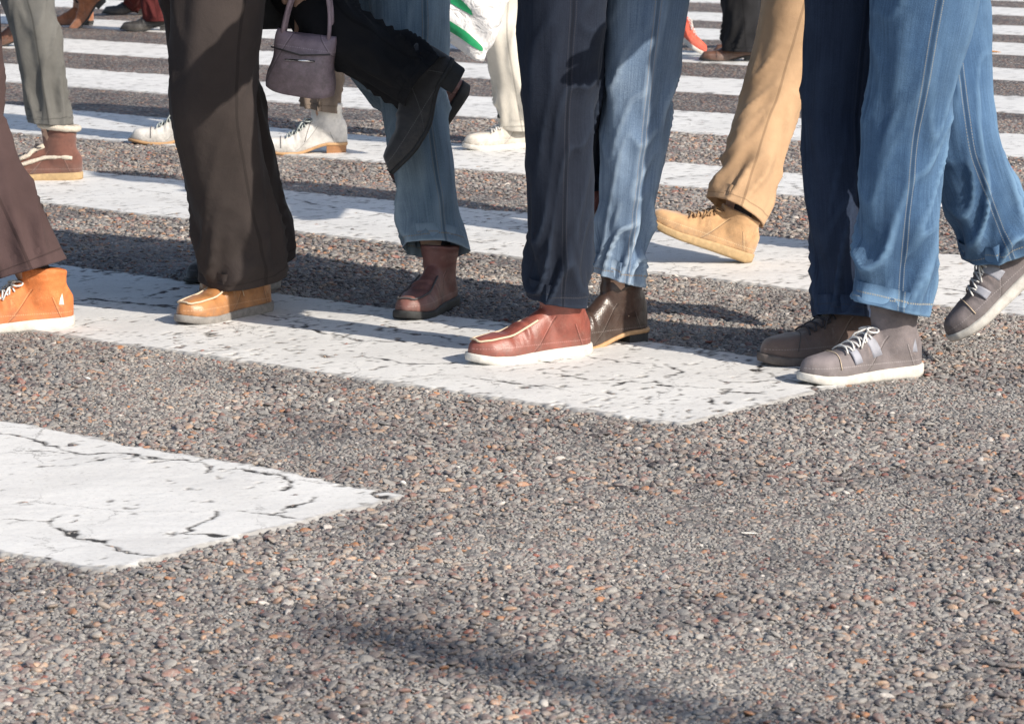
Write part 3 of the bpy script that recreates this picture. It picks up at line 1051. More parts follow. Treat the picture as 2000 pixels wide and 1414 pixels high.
def person(label, legs, hip, heading, trouser_mat, shoe_spec, prof, jacket_mat, jacket_hem=.80, height=1.74, hair=(.05, .035, .025), fold=1.0, hand_low=None, group=None):
    """legs: two dicts with toe=(u,v) planted, or ankle=(u,v,Y)+pitch lifted; knee=(u,v,Y) or None. hip=(u,Y)"""
    PERSON_NO[0] += 1
    seed = PERSON_NO[0] * 13.7
    H = np.array([math.cos(heading), math.sin(heading), 0.0])
    side = np.array([-H[1], H[0], 0.0])           # the person's left
    k = height / 1.74
    hp = at_h(hip[0], .91 * k, hip[1])
    root = empty('person', (hp[0], hp[1], 0))
    tag(root, label, 'person', group or 'people walking over the zebra crossing')
    base = np.array([hp[0], hp[1], 0.0])
    tr = MB()
    bp, be, br = [], [], []
    def bv(p, r, prev=None):
        bp.append(np.asarray(p, float)); br.append(r)
        if prev is not None: be.append((prev, len(bp) - 1))
        return len(bp) - 1
    pel = bv(np.array([0, 0, .95 * k]), (.10, .085))
    for sgn, lg in zip((1, -1), legs):
        yaw = lg.get('yaw', heading)
        hv = np.array([math.cos(yaw), math.sin(yaw), 0.0])
        sz_ = shoe_spec.get('size', 1.0)
        if 'toe' in lg:
            g = at(*lg['toe']) - hv * .2 * sz_
            ankle0 = g
            pitch = lg.get('pitch', 0.0)
            if pitch:                              # toe-off or heel strike about the ground point
                if pitch > 0:
                    ankle0 = at(*lg['toe']) - hv * .2 * sz_ * math.cos(pitch) + np.array([0, 0, .2 * sz_ * math.sin(pitch)])
                else:
                    ankle0 = at(*lg['toe']) - hv * .2 * sz_ * math.cos(pitch) + np.array([0, 0, .075 * sz_ * math.sin(-pitch)])
        else:
            ankle0 = P(*lg['ankle']); pitch = lg.get('pitch', 0.0)
        sh_loc = ankle0 - base
        shoe(shoe_spec, root, sh_loc, yaw, pitch)
        upv = np.array([math.sin(pitch) * hv[0], math.sin(pitch) * hv[1], math.cos(pitch)])
        ank = sh_loc + upv * .085
        hj = np.array([0, 0, .90 * k]) + side * (.085 * lg.get('side', sgn))
        if lg.get('knee') is not None:
            kn = P(*lg['knee']) - base
        else:
            kn = (hj + ank) * .5 + H * .035 + np.array([0, 0, .01])
        shin = (ank - kn) / np.linalg.norm(ank - kn)
        hemdrop = lg.get('hem', prof.get('hem', .045))
        hem = ank + shin * hemdrop - upv * 0.0
        leg_loft(tr, [hj + np.array([0, 0, .03]), kn, hem], H, prof['r'], seed + sgn * 3.1, fold)
        sk_ = MB()
        ax = (kn - ank) / np.linalg.norm(kn - ank)
        sk_.tube([ank - upv * .015 - hv * .012, ank + upv * .02 - hv * .010, ank + ax * .06 - hv * .006, ank + ax * .11, ank + ax * .17], [.024, .028, .033, .036, .038], 20)
        sk_.build('sock', SOCK, root)
        a = bv(hj, .075, pel); b_ = bv(kn, .048, a); c_ = bv(kn * .55 + ank * .45, .045, b_); bv(ank, .030, c_)
    # seat of the trousers
    rr = []
    for q in np.linspace(0, 1, 14):
        zz = (.80 + .25 * q) * k
        s_ = math.sin(math.pi * min(1, .12 + q * .6)) ** .6
        rr.append([np.array([0, 0, zz]) + H * (.115 * s_ * math.cos(t)) + side * (.168 * s_ * math.sin(t)) for t in np.linspace(0, 2 * math.pi, 40, endpoint=False)])
    tr.loft(rr, uv=[(0.1, 1.0)] * (14 * 40))
    tr.build('trousers', trouser_mat, root)
    # torso, head, arms of the body
    ch = bv(np.array([0, 0, 1.15 * k]), (.11, .08), pel)
    sh = bv(np.array([0, 0, 1.38 * k]), (.12, .08), ch)
    nk_ = bv(np.array([0, 0, 1.47 * k]) + H * .01, .055, sh)
    jw = bv(np.array([0, 0, 1.555 * k]) + H * .035, (.066, .066), nk_)
    sk = bv(np.array([0, 0, 1.64 * k]) + H * .02, (.083, .083), jw)
    bv(np.array([0, 0, 1.71 * k]) + H * .01, (.06, .06), sk)
    bv(np.array([0, 0, 1.595 * k]) + H * .125, .014, sk)
    for sgn in (1, -1):
        bv(np.array([0, 0, 1.60 * k]) + side * sgn * .092, .016, sk)
    jk = MB()
    hands = []
    for sgn in (1, -1):
        sw = .22 if sgn == 1 else -.18
        shp = np.array([0, 0, 1.40 * k]) + side * sgn * .17
        el = np.array([0, 0, 1.13 * k]) + side * sgn * .235 - H * (.02 - .5 * sw * .3)
        wr = np.array([0, 0, .90 * k]) + side * sgn * .22 + H * (.10 + sw * .8)
        if hand_low is not None and sgn == hand_low[0]:
            wr = hand_low[1] - base
            el = (shp + wr) * .5 + side * sgn * .03 - H * .03
        a = bv(shp, .055, sh); b_ = bv(el, .040, a); c_ = bv(wr, .026, b_)
        fd = (wr - el) / np.linalg.norm(wr - el)
        palm = bv(wr + fd * .05, (.036, .02), c_)
        for f in range(4):
            o_ = H * (-.027 + .018 * f)
            p0 = wr + fd * .085 + o_
            l = (.030, .037, .040, .034)[f]
            q0 = bv(p0, .0095, palm)
            q1 = bv(p0 + fd * l + side * (-sgn) * .006, .0085, q0)
            q2 = bv(p0 + fd * l * 1.6 + side * (-sgn) * .022, .0078, q1)
            bv(p0 + fd * l * 1.9 + side * (-sgn) * .038, .0068, q2)
        t0 = bv(wr + fd * .03 + H * .036, .011, palm)
        t1 = bv(wr + fd * .062 + H * .052 - side * sgn * .008, .0095, t0)
        bv(wr + fd * .088 + H * .05 - side * sgn * .018, .0082, t1)
        hands.append(wr + fd * .11)
        # sleeve
        c, L = spline([shp + np.array([0, 0, .03]), el, wr], 40)
        T = np.gradient(c, axis=0); T /= np.linalg.norm(T, axis=1)[:, None]
        rr = []
        for i in range(40):
            fx = H - T[i] * (T[i] @ H); fx /= np.linalg.norm(fx); sy_ = np.cross(T[i], fx)
            r0 = np.interp(i / 39, [0, .5, 1], [.075, .058, .046]) * (1 + .05 * math.sin(i * 1.3 + sgn))
            rr.append([c[i] + r0 * (fx * math.cos(t) + sy_ * math.sin(t)) for t in np.linspace(0, 2 * math.pi, 24, endpoint=False)])
        jk.loft(rr)
    body = skin_body('body', bp, be, br, pel, BODY_SKIN)
    link('body', body, root)
    rr = []
    zs = np.linspace(jacket_hem, 1.46 * k, 34)
    for i, zz in enumerate(zs):
        q = (zz - jacket_hem) / (1.46 * k - jacket_hem)
        zr = zz / k
        wl = np.interp(zr, [.5, .9, 1.1, 1.32, 1.40, 1.46], [.215, .19, .185, .215, .17, .075])
        wf = np.interp(zr, [.5, .9, 1.1, 1.32, 1.40, 1.46], [.17, .145, .13, .135, .11, .070])
        ring_ = []
        for t in np.linspace(0, 2 * math.pi, 48, endpoint=False):
            w_ = 1 + (.035 * math.sin(5 * t + seed) + .02 * math.sin(9 * t + seed * 2)) * (1 - q)
            ring_.append(np.array([0, 0, zz]) + H * wf * w_ * math.cos(t) + side * wl * w_ * math.sin(t))
        rr.append(ring_)
    top0 = [p + np.array([0, 0, 0]) for p in rr[0]]
    cc = np.mean(top0, axis=0)
    rr = [[cc + (p - cc) * .95 + np.array([0, 0, .06]) for p in top0], [cc + (p - cc) * .985 for p in top0]] + rr
    jk.loft(rr, cap0=False, cap1=True)
    jk.build('jacket', jacket_mat, root)
    # hair
    hm = MB()
    rr = []
    hc = np.array([0, 0, 1.655 * k]) + H * .005
    for q in np.linspace(0, 1, 10):
        zz, rad = -.05 + .135 * q, math.sqrt(max(.02, 1 - (max(0, -.15 + 1.13 * q)) ** 2))
        rr.append([hc + np.array([0, 0, zz]) + H * (.103 * rad * math.cos(t) * (1 if math.cos(t) < .2 else .55 + .4 * q) - .012) + side * (.096 * rad * math.sin(t)) for t in np.linspace(0, 2 * math.pi, 28, endpoint=False)])
    hm.loft(rr)
    if hair not in HAIR:
        HAIR[hair] = simple('hair', hair, .6, .3, 80, .003)
    hm.build('hair', HAIR[hair], root)
    return root, base, hands

def prof(*r, hem=.045):
    return dict(r=list(r), hem=hem)

PI = math.pi
WIDE = prof((0, .094), (.08, .091), (.2, .085), (.45, .088), (.6, .092), (1, .105), hem=.038)
JEAN = prof((0, .070), (.1, .068), (.25, .068), (.45, .074), (.6, .082), (1, .105), hem=.035)
SLIM = prof((0, .058), (.1, .056), (.25, .062), (.42, .066), (.55, .074), (1, .10), hem=.025)

# cloth
T_BROWN = cloth_material('charcoal_brown_twill', (.046, .037, .035))
T_BLACK = cloth_material('black_trouser', (.016, .016, .018))
T_FADED = cloth_material('faded_denim', (.11, .17, .225), 'denim', (.36, .45, .52))
T_TAUPE = cloth_material('taupe_cotton', (.19, .15, .12))
T_NAVY = cloth_material('navy_denim', (.009, .012, .022), 'denim', (.024, .034, .056), thread=(.05, .05, .06))
T_LIGHT = cloth_material('light_denim', (.095, .155, .255), 'denim', (.36, .46, .58))
T_BLUE = cloth_material('mid_blue_denim', (.020, .056, .132), 'denim', (.16, .275, .42), thread=(.40, .36, .26))
T_TAN = cloth_material('tan_chino', (.44, .29, .175))
T_MAROON = cloth_material('maroon_brown_cord', (.075, .048, .048))
T_CREAM = cloth_material('cream_cotton', (.60, .57, .51))
T_GREY = cloth_material('grey_flannel', (.13, .128, .12))
T_RED = cloth_material('dark_red_wool', (.085, .018, .018))
T_INK = cloth_material('ink_denim', (.016, .024, .048), 'denim', (.05, .075, .13), thread=(.05, .055, .07))
J_CHAR = simple('charcoal_coat', (.045, .044, .045), .95, .3, 40, .003)
J_NAVY = simple('navy_jacket', (.02, .026, .045), .9, .25, 30, .003)
J_GREY = simple('grey_jacket', (.16, .16, .16), .9, .25, 30, .003)
J_BROWN = simple('brown_jacket', (.10, .065, .04), .85, .25, 30, .003)
J_OLIVE = simple('olive_jacket', (.07, .075, .045), .9, .25, 30, .003)

# shoes
RUB_WHITE = simple('white_rubber', (.58, .56, .52), .6, .25, 45, .001)
RUB_GREY = simple('grey_rubber', (.24, .225, .21), .75, .3, 70, .0015)
RUB_BLACK = simple('black_rubber', (.03, .03, .03), .7, .3, 60, .001)
CREPE = simple('crepe_sole', (.42, .29, .15), .75, .2, 80, .002)
WELT = simple('tan_leather_sole', (.50, .30, .15), .55, .2, 60, .001)
LACE_PALE = simple('pale_lace', (.42, .46, .45), .9, .15, 200, .001)
LACE_DARK = simple('dark_lace', (.05, .045, .05), .9, .2, 200, .001)
LACE_WHITE = simple('white_lace', (.70, .69, .67), .9, .1, 200, .001)
THREAD_PALE = simple('pale_thread', (.62, .50, .36), .9, .1, 200, .001)
THREAD_DARK = simple('dark_thread', (.10, .09, .09), .9, .1, 200, .001)
FLEECE = simple('cream_fleece', (.56, .50, .42), 1.0, .25, 180, .006)
PAN_WHITE = simple('white_panel', (.74, .73, .71), .5, .1, 40, .001)
PAN_GREY = simple('pale_grey_panel', (.30, .31, .36), .6, .15, 60, .001)

SH_TAN = dict(kind='sneaker', h=.098, mat=leather_material('tan_leather', (.44, .20, .075), .38, (.62, .46, .29)), sole=RUB_GREY, apron=True, seam_mat=THREAD_PALE, seams=((.05, -.02),))
SH_BLACK = dict(kind='dress', heel=.03, h=.098, mat=leather_material('black_suede', (.035, .035, .038), .6, (.06, .06, .062), True), sole=RUB_BLACK)
SH_MAROON = dict(kind='sneaker', h=.14, mat=leather_material('faded_red_leather', (.22, .095, .078), .5, (.42, .25, .2)), sole=RUB_BLACK, apron=True, seam_mat=THREAD_DARK)
SH_WHITE = dict(kind='dress', heel=.028, h=.135, size=1.06, mat=leather_material('off_white_leather', (.66, .64, .61), .5, (.60, .57, .53)), sole=WELT, heel_mat=simple('stacked_heel', (.33, .16, .07), .6, .25, 90, .001),
                laces=True, lace_mat=LACE_PALE, tongue_mat=leather_material('dark_tongue', (.05, .05, .06), .6, (.1, .1, .1)), seams=((.128, .0), (.02, .035)), seam_mat=THREAD_DARK)
SH_RED = dict(kind='sneaker', h=.15, mat=leather_material('red_brown_leather', (.25, .072, .052), .42, (.32, .18, .14)), sole=RUB_WHITE, apron=True, seam_mat=THREAD_PALE, seams=((.035, -.03),))
SH_BROWNBOOT = dict(kind='dress', heel=.022, h=.17, mat=leather_material('dark_brown_leather', (.060, .036, .028), .32, (.16, .12, .10)), sole=WELT, heel_mat=RUB_BLACK, seams=((.125, .0), (.03, -.04), (-.03, .02)), seam_mat=THREAD_PALE)
SH_CORAL = dict(kind='sneaker', h=.095, mat=leather_material('coral_mesh', (.72, .12, .07), .7, (.8, .35, .25)), sole=RUB_WHITE, laces=True, lace_mat=LACE_WHITE)
SH_BROWN = dict(kind='dress', heel=.022, h=.10, mat=leather_material('brown_leather', (.12, .055, .035), .4, (.25, .16, .11)), sole=RUB_BLACK, seams=((.125, 0),), seam_mat=THREAD_DARK)
SH_TANSUEDE = dict(kind='sneaker', h=.11, mat=leather_material('sand_suede', (.50, .30, .15), .8, (.55, .4, .25), True), sole=CREPE, laces=True, lace_mat=simple('tan_lace', (.34, .21, .11), .9, .2, 200, .001))
SH_SNEAK = dict(kind='sneaker', h=.145, size=.97, mat=leather_material('blue_grey_mesh', (.19, .165, .17), .8, (.36, .28, .26)), sole=RUB_WHITE, laces=True, lace_mat=LACE_WHITE, seams=((.13, .0),), seam_mat=THREAD_PALE,
                panel=((.030, .052, .02), (.078, .096, .012), (-.052, -.005, .0)), panel_mat=PAN_GREY)
SH_KNIT = dict(kind='sneaker', h=.12, size=1.04, mat=leather_material('brown_knit', (.135, .092, .078), .9, (.30, .24, .21), True), sole=simple('brown_grey_rubber', (.12, .10, .09), .8, .3, 70, .002), laces=True, lace_mat=LACE_DARK, seams=((.12, .02),), seam_mat=THREAD_DARK)
SH_FLEECE = dict(kind='sneaker', h=.155, size=1.05, mat=leather_material('brown_suede', (.15, .062, .045), .9, (.22, .12, .09), True), sole=CREPE, laces=True, lace_mat=LACE_DARK, fleece=FLEECE)
SH_ORANGE = dict(kind='sneaker', h=.13, mat=leather_material('orange_mesh', (.62, .19, .055), .7, (.8, .45, .2)), sole=RUB_WHITE, laces=True, lace_mat=LACE_WHITE, panel=((-.05, -.012, .0),), panel_mat=PAN_WHITE)
SH_LEATHER = dict(kind='dress', heel=.03, h=.24, mat=leather_material('cognac_leather', (.14, .058, .032), .4, (.26, .14, .09)), sole=RUB_BLACK, seams=((.05, -.02),), seam_mat=THREAD_DARK)
SH_RUST = dict(kind='dress', heel=.02, h=.20, mat=leather_material('rust_suede', (.34, .13, .06), .8, (.4, .22, .13), True), sole=RUB_BLACK)
SH_DARK = dict(kind='dress', heel=.025, h=.14, mat=leather_material('dark_leather', (.03, .028, .027), .4, (.10, .09, .08)), sole=RUB_BLACK)
SH_CREAM = dict(kind='sneaker', h=.095, mat=leather_material('cream_canvas', (.60, .56, .50), .8, (.55, .5, .44)), sole=RUB_WHITE, laces=True, lace_mat=LACE_WHITE)

LEFT = PI                                          # walking towards the left of the photograph
def tow(a):                                        # turned towards the camera by a degrees
    return PI + math.radians(a)

# charcoal trousers, tan shoe: the most solid walker of the picture
person('person in wide charcoal brown trousers with a tan leather shoe planted on the white stripe',
       [dict(toe=(350, 640), yaw=tow(52), knee=(412, 190, 6.17), hem=-.005), dict(toe=(398, 592), yaw=tow(60), knee=(428, 170, 6.48), hem=0.0)],
       (405, 6.30), tow(40), T_BROWN, SH_TAN, WIDE, J_GREY, .82, 1.80, fold=.95)
# black trousers, mauve handbag, trailing boot
bag_hand = P(600, -70, 6.42)
person('person in black trousers and charcoal coat with a dark boot swinging back in mid stride',
       [dict(toe=(372, 560), yaw=tow(68), knee=(412, 130, 6.78)), dict(ankle=(872, 190, 6.38), pitch=math.radians(57), yaw=tow(12), knee=(655, 62, 6.40), hem=.035)],
       (488, 6.70), tow(12), T_BLACK, SH_BLACK, JEAN, J_CHAR, .60, 1.68, hand_low=(1, bag_hand), fold=1.1)
# faded jeans behind the dark boot
person('person in faded blue jeans with a dull red shoe behind the swinging dark boot',
       [dict(toe=(788, 632), yaw=tow(70), knee=(808, 180, 6.55), hem=-.045), dict(ankle=(885, 225, 6.76), pitch=math.radians(55), yaw=tow(10), knee=(735, 130, 6.76), hem=.02)],
       (765, 6.74), tow(25), T_FADED, SH_MAROON, JEAN, J_NAVY, .85, 1.76)
# off-white laced boots
person('person in cropped taupe trousers and off-white laced boots with stacked heels',
       [dict(toe=(503, 302), yaw=tow(4), knee=(622, 25, 9.68), hem=-.055), dict(toe=(252, 282), yaw=tow(2), knee=(395, -10, 10.0), hem=-.045)],
       (520, 9.85), tow(3), T_TAUPE, SH_WHITE, SLIM, J_BROWN, .85, 1.72, fold=1.5)
# navy jeans, red-brown shoe
person('person in dark navy jeans with a red-brown leather shoe on a white sole',
       [dict(toe=(914, 716), yaw=tow(30), knee=(1092, 205, 5.74), hem=-.025), dict(ankle=(1195, 392, 6.02), pitch=math.radians(58), yaw=tow(10), knee=(1120, 190, 5.94), hem=.01)],
       (1088, 5.84), tow(14), T_NAVY, SH_RED, prof((0, .054), (.1, .054), (.25, .058), (.45, .066), (.6, .078), (1, .105), hem=.03), J_NAVY, .84, 1.80)
# light jeans, brown boot
person('person in light blue jeans with a dark brown stitched ankle boot beside the red-brown shoe',
       [dict(toe=(1048, 692), yaw=tow(36), knee=(1245, 210, 5.93), hem=-.045), dict(ankle=(1235, 372, 6.42), pitch=math.radians(40), yaw=tow(8), knee=(1235, 200, 6.25), hem=.01)],
       (1255, 6.10), tow(16), T_LIGHT, SH_BROWNBOOT, prof((0, .050), (.1, .050), (.25, .058), (.45, .064), (.6, .074), (1, .10), hem=.005), J_GREY, .86, 1.74)
# mid-blue jeans stepping out of the frame, patterned sneaker
person('person in mid blue jeans with a grey panelled sneaker on a white sole',
       [dict(toe=(1562, 754), yaw=tow(26), knee=(1768, 250, 5.58), hem=-.045), dict(ankle=(2012, 545, 5.75), pitch=math.radians(42), yaw=tow(4), knee=(1872, 262, 5.68), hem=.01)],
       (1815, 5.66), tow(10), T_BLUE, SH_SNEAK, prof((0, .069), (.1, .067), (.25, .067), (.45, .074), (.6, .086), (1, .11), hem=.045), J_OLIVE, .84, 1.78, fold=1.15)
# dark ink jeans, brown knit shoe
person('person in straight ink blue jeans with a brown knit shoe left of the grey sneaker',
       [dict(toe=(1484, 718), yaw=tow(24), knee=(1648, 230, 5.86), hem=.01), dict(ankle=(1742, 395, 6.10), pitch=math.radians(55), yaw=tow(6), knee=(1705, 200, 6.05), hem=.01)],
       (1660, 5.95), tow(12), T_INK, SH_KNIT, prof((0, .072), (.1, .072), (.25, .076), (.45, .084), (.6, .088), (1, .11), hem=.035), J_CHAR, .84, 1.78)
# tan chinos, heel strike
person('person in tan chinos reaching forward onto the heel of a sand suede shoe',
       [dict(toe=(1258, 520), yaw=tow(8), pitch=math.radians(-20), knee=(1500, 215, 7.2), hem=-.02), dict(toe=(1640, 500), yaw=tow(6), pitch=math.radians(30), knee=(1640, 190, 7.4))],
       (1620, 7.35), tow(6), T_TAN, SH_TANSUEDE, JEAN, J_BROWN, .85, 1.76)
# fleece boot, left edge
person('person in grey trousers with a brown suede boot trimmed with cream fleece',
       [dict(toe=(-28, 354), yaw=tow(3), knee=(72, 60, 8.9), hem=-.085), dict(ankle=(-260, 300, 9.2), pitch=0.2, yaw=tow(3), knee=(-140, 50, 9.15), hem=-.06)],
       (-10, 9.1), tow(3), T_GREY, SH_FLEECE, SLIM, J_BROWN, .86, 1.70)
# orange trainer, left edge
person('person in maroon brown trousers with an orange trainer cut by the left edge',
       [dict(toe=(-112, 654), yaw=tow(22), knee=(-75, 240, 6.15), hem=-.04), dict(ankle=(-330, 560, 6.5), pitch=-.15, yaw=tow(12), knee=(-200, 190, 6.4))],
       (-110, 6.3), tow(14), T_MAROON, SH_ORANGE, prof((0, .082), (.1, .078), (.25, .074), (.45, .08), (.6, .088), (1, .105)), J_CHAR, .85, 1.76)
# far walkers
person('person in brown leather boots at the far upper left, on a dark shadow',
       [dict(toe=(-45, 93), yaw=tow(3), knee=(58, -90, 14.5), hem=-.13), dict(toe=(-160, 60), yaw=tow(3), hem=-.13)],
       (10, 14.7), tow(3), T_BLACK, SH_LEATHER, SLIM, J_BROWN, .85, 1.72)
person('person in ink blue jeans with rust suede boots in the far upper left',
       [dict(toe=(85, 52), yaw=tow(4), pitch=0.0, hem=-.09), dict(ankle=(190, 22, 16.4), pitch=math.radians(45), yaw=tow(3), hem=-.02)],
       (165, 16.4), tow(3), T_INK, SH_RUST, SLIM, J_NAVY, .85, 1.72)
person('person in dark red trousers with a black boot at the far top edge',
       [dict(toe=(235, 62), yaw=tow(5)), dict(toe=(200, 30), yaw=tow(5))],
       (275, 16.2), tow(5), T_RED, SH_DARK, JEAN, J_CHAR, .85, 1.66)
person('person in black trousers with a brown shoe at the far top right of centre',
       [dict(toe=(1366, 122), yaw=tow(5)), dict(toe=(1392, 108), yaw=tow(8))],
       (1448, 13.9), tow(5), T_BLACK, SH_BROWN, WIDE, J_GREY, .85, 1.78)
person('person in light jeans walking right with a coral sneaker pushing off its toe',
       [dict(toe=(1372, 112), yaw=math.radians(-8), pitch=math.radians(38), knee=(1270, -60, 14.0), hem=-.03), dict(toe=(1560, 95), yaw=math.radians(-5), pitch=math.radians(-15))],
       (1370, 14.1), math.radians(-5), T_LIGHT, SH_CORAL, SLIM, J_OLIVE, .86, 1.70)
person('person in cream trousers and pale shoes walking behind the navy jeans',
       [dict(toe=(905, 296), yaw=tow(20), knee=(985, 60, 9.75), hem=.01), dict(ankle=(1080, 240, 10.0), pitch=math.radians(40), yaw=tow(8), knee=(1030, 60, 9.95))],
       (1000, 9.95), tow(6), T_CREAM, SH_CREAM, JEAN, J_GREY, .86, 1.70, hand_low=(1, P(900, -150, 9.45)))

# ------------------------------------------------------------------ carried bags
def handbag():
    c = P(592, 126, 6.34)
    yaw = math.radians(-8)
    root = empty('handbag', c, yaw)
    root.rotation_euler = (0, math.radians(8), yaw)
    tag(root, 'small mauve handbag hanging in front of the black trousers', 'handbag')
    m = leather_material('mauve_leather', (.42, .32, .36), .5, (.44, .36, .39))
    mb = MB()
    rr = []
    for q in np.linspace(0, 1, 16):
        zz = -.062 + .125 * q
        w = .074 - .012 * q + .003 * math.sin(q * 9)
        d = .034 * math.sin(math.pi * (.14 + .74 * q)) + .006
        rr.append([(w * np.sign(math.cos(t)) * abs(math.cos(t)) ** .55, d * np.sign(math.sin(t)) * abs(math.sin(t)) ** .7, zz + .006 * math.cos(2 * t)) for t in np.linspace(0, 2 * PI, 40, endpoint=False)])
    mb.loft(rr)
    mb.build('bag_body', m, root)
    h = MB()
    for sy in (-1, 1):
        h.tube([np.array([.05 * math.cos(a), sy * .012, .06 + .13 * math.sin(a)]) for a in np.linspace(0, PI, 24)], .0045, 8)
    h.build('strap', m, root)
    z = MB()
    z.tube([(-.032, -.0425, .008), (.033, -.0425, .014)], .0022, 8)
    z.build('zip', simple('bright_metal', (.80, .79, .78), .22, .05, 40, .0003, 1.0), root)
    f = MB()
    pts = [(-.066, -.036, .030), (0, -.0405, .022), (.062, -.035, .032)]
    f.tube(pts, .002, 6)
    f.build('flap_seam', THREAD_DARK, root)
handbag()

def carrier_bag():
    c = P(912, 8, 9.35)
    root = empty('carrier_bag', c)
    root.rotation_euler = (0, math.radians(27), math.radians(-6))
    tag(root, 'white plastic carrier bag with a green print hanging beside the cream trousers', 'carrier bag')
    m, t, b = nodes_of('white_plastic')
    tc = N(t, 'ShaderNodeTexCoord')
    n1 = N(t, 'ShaderNodeTexNoise', i_Scale=16.0, i_Detail=5.0, i_Distortion=1.2)
    t.links.new(tc.outputs['Object'], n1.inputs['Vector'])
    b.inputs['Base Color'].default_value = (.74, .735, .74, 1)
    b.inputs['Roughness'].default_value = .35
    bump(t, b, n1.outputs[0], .9, .02)
    mb = MB()
    rr = []
    for i, q in enumerate(np.linspace(0, 1, 26)):
        zz = -.13 + .30 * q
        w = .125 - .035 * q ** 2
        d = .05 * math.sin(PI * (.15 + .75 * q)) + .012
        rr.append([])
        for a in np.linspace(0, 2 * PI, 56, endpoint=False):
            cr = 1 + .10 * float(noise3(np.array([[math.cos(a) * 2.2, math.sin(a) * 2.2, q * 5.5]]))[0])
            rr[-1].append((w * cr * np.sign(math.cos(a)) * abs(math.cos(a)) ** .6, d * cr * math.sin(a) + .006 * math.sin(q * 18 + 3 * a), zz + .012 * math.sin(2 * a)))
    mb.loft(rr)
    mb.build('bag_body', m, root)
    gm = simple('green_print', (.02, .30, .12), .4, .2, 40, .001)
    rings = np.array(rr)
    # the print follows the front of the bag, a hair proud of it
    def patch(q0, q1, a0, a1, slope):
        V, F = [], []
        na, nq = 22, 6
        for i in range(na + 1):
            for j in range(nq + 1):
                s_ = i / na
                wid = math.sin(PI * min(1, max(0, s_))) ** .6
                q = (q0 + slope * s_ + (q1 - q0) * (j / nq) * wid)
                a = a0 + (a1 - a0) * s_
                fi, fa = min(24.99, max(0, q * 25)), (a / (2 * PI) * 56) % 56
                i0, j0 = int(fi), int(fa)
                u_, v_ = fi - i0, fa - j0
                p = (rings[i0, j0] * (1 - u_) + rings[i0 + 1, j0] * u_) * (1 - v_) + (rings[i0, (j0 + 1) % 56] * (1 - u_) + rings[i0 + 1, (j0 + 1) % 56] * u_) * v_
                nrm = np.array([p[0] * .3, p[1], 0]); nrm /= np.linalg.norm(nrm) + 1e-9
                V.append(p + nrm * .0022)
        for i in range(na):
            for j in range(nq):
                k = i * (nq + 1) + j
                F.append((k, k + 1, k + nq + 2, k + nq + 1))
        g = MB(); g.add(V, F)
        g.build('print', gm, root)
    patch(.10, .20, 1.08 * PI, 1.80 * PI, .02)
    patch(.32, .46, 1.10 * PI, 1.55 * PI, .06)
    patch(.46, .62, 1.22 * PI, 1.42 * PI, .04)
    h = MB()
    for sy in (-1, 1):
        h.tube([np.array([.055 * math.cos(a), sy * .012, .165 + .10 * math.sin(a)]) for a in np.linspace(0, PI, 20)], [.012 - .006 * math.sin(a) for a in np.linspace(0, PI, 20)], 8)
    h.build('handle', m, root)
carrier_bag()

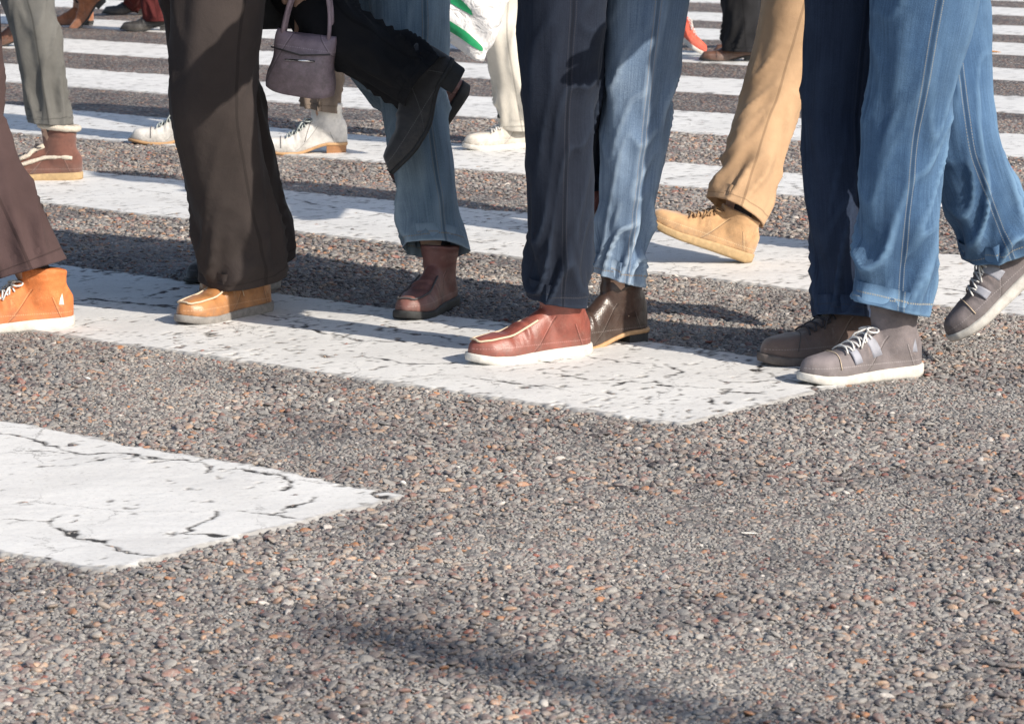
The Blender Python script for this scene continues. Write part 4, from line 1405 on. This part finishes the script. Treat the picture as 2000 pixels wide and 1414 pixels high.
# ------------------------------------------------------------------ loose bits on the road
def loose(name, u, v, size, mat, label, cat, flat=.7, stretch=1.0, rz=0.3):
    p = at(u, v)
    me = STONES[random.randrange(10)].copy()
    me.name = name
    me.materials.clear(); me.materials.append(mat)
    o = link(name, me)
    o.location = (p[0], p[1], .004 + size * flat * .55)
    o.scale = (size * stretch, size, size * flat)
    o.rotation_euler = (.1, .1, rz)
    tag(o, label, cat)
loose('pebble', 993, 884, .0085, simple('grey_pebble', (.20, .17, .145), .7, .3, 200, .001), 'loose grey brown pebble lying alone on the gravelly road below the red-brown shoe', 'pebble', .85)
W_BIT = simple('white_scrap', (.74, .72, .68), .5, .1, 100, .0005)
loose('straw_scrap', 1465, 1047, .0022, W_BIT, 'thin whitish sliver of straw lying on the road in the right foreground', 'litter', .6, 7.5, .35)
loose('white_chip', 172, 745, .0065, W_BIT, 'white chip on the road between the two nearest stripes', 'litter', .5)
loose('white_crumb', 788, 950, .0055, W_BIT, 'small white crumb beside the pointed corner of the nearest stripe', 'litter', .7)
loose('orange_leaf', 1944, 104, .030, simple('orange_leaf', (.55, .24, .07), .8, .25, 60, .002), 'small orange leaf on the road near the far right edge', 'leaf', .12, 1.5)

# ------------------------------------------------------------------ unseen lamp-shaped post, added to throw a soft shadow across the foreground
def shadow_post():
    tip = at(640, 1225)
    Hh = 8.6
    L = Hh / math.tan(SUN_EL)
    b0 = np.array([tip[0] + SUN_AZ.x * L, tip[1] + SUN_AZ.y * L, 0])
    root = empty('shadow_post', b0)
    tag(root, 'tall grey lamp-shaped post added behind the camera to cast the soft foreground shadow', 'street lamp')
    m = simple('grey_steel', (.25, .26, .27), .45, .1, 20, .001, .6)
    mb = MB(); mb.tube([(0, 0, 0), (0, 0, .5), (0, 0, 3.5), (0, 0, Hh)], [.11, .085, .075, .055], 20); mb.build('post', m, root)
    bs = MB(); bs.tube([(0, 0, 0), (0, 0, .04), (0, 0, .12)], [.2, .2, .12], 20); bs.build('base_plate', m, root)
    ar = MB(); d = np.array([SUN_AZ.x, SUN_AZ.y, 0]); ar.tube([np.array([0, 0, Hh - .02]), np.array([0, 0, Hh + .1]) + d * .3, np.array([0, 0, Hh + .14]) + d * 1.2], [.05, .04, .035], 12); ar.build('arm', m, root)
    hd = MB(); e = np.array([0, 0, Hh + .13]) + d * 1.2
    s_ = np.array([-d[1], d[0], 0])
    rr = []
    for q in np.linspace(0, 1, 8):
        w = .11 * math.sin(PI * (.12 + .76 * q)) + .02
        rr.append([e + d * (.6 * q) + s_ * w * math.cos(t) + np.array([0, 0, 1]) * .05 * math.sin(t) for t in np.linspace(0, 2 * PI, 16, endpoint=False)])
    hd.loft(rr); hd.build('post_head', m, root)
shadow_post()
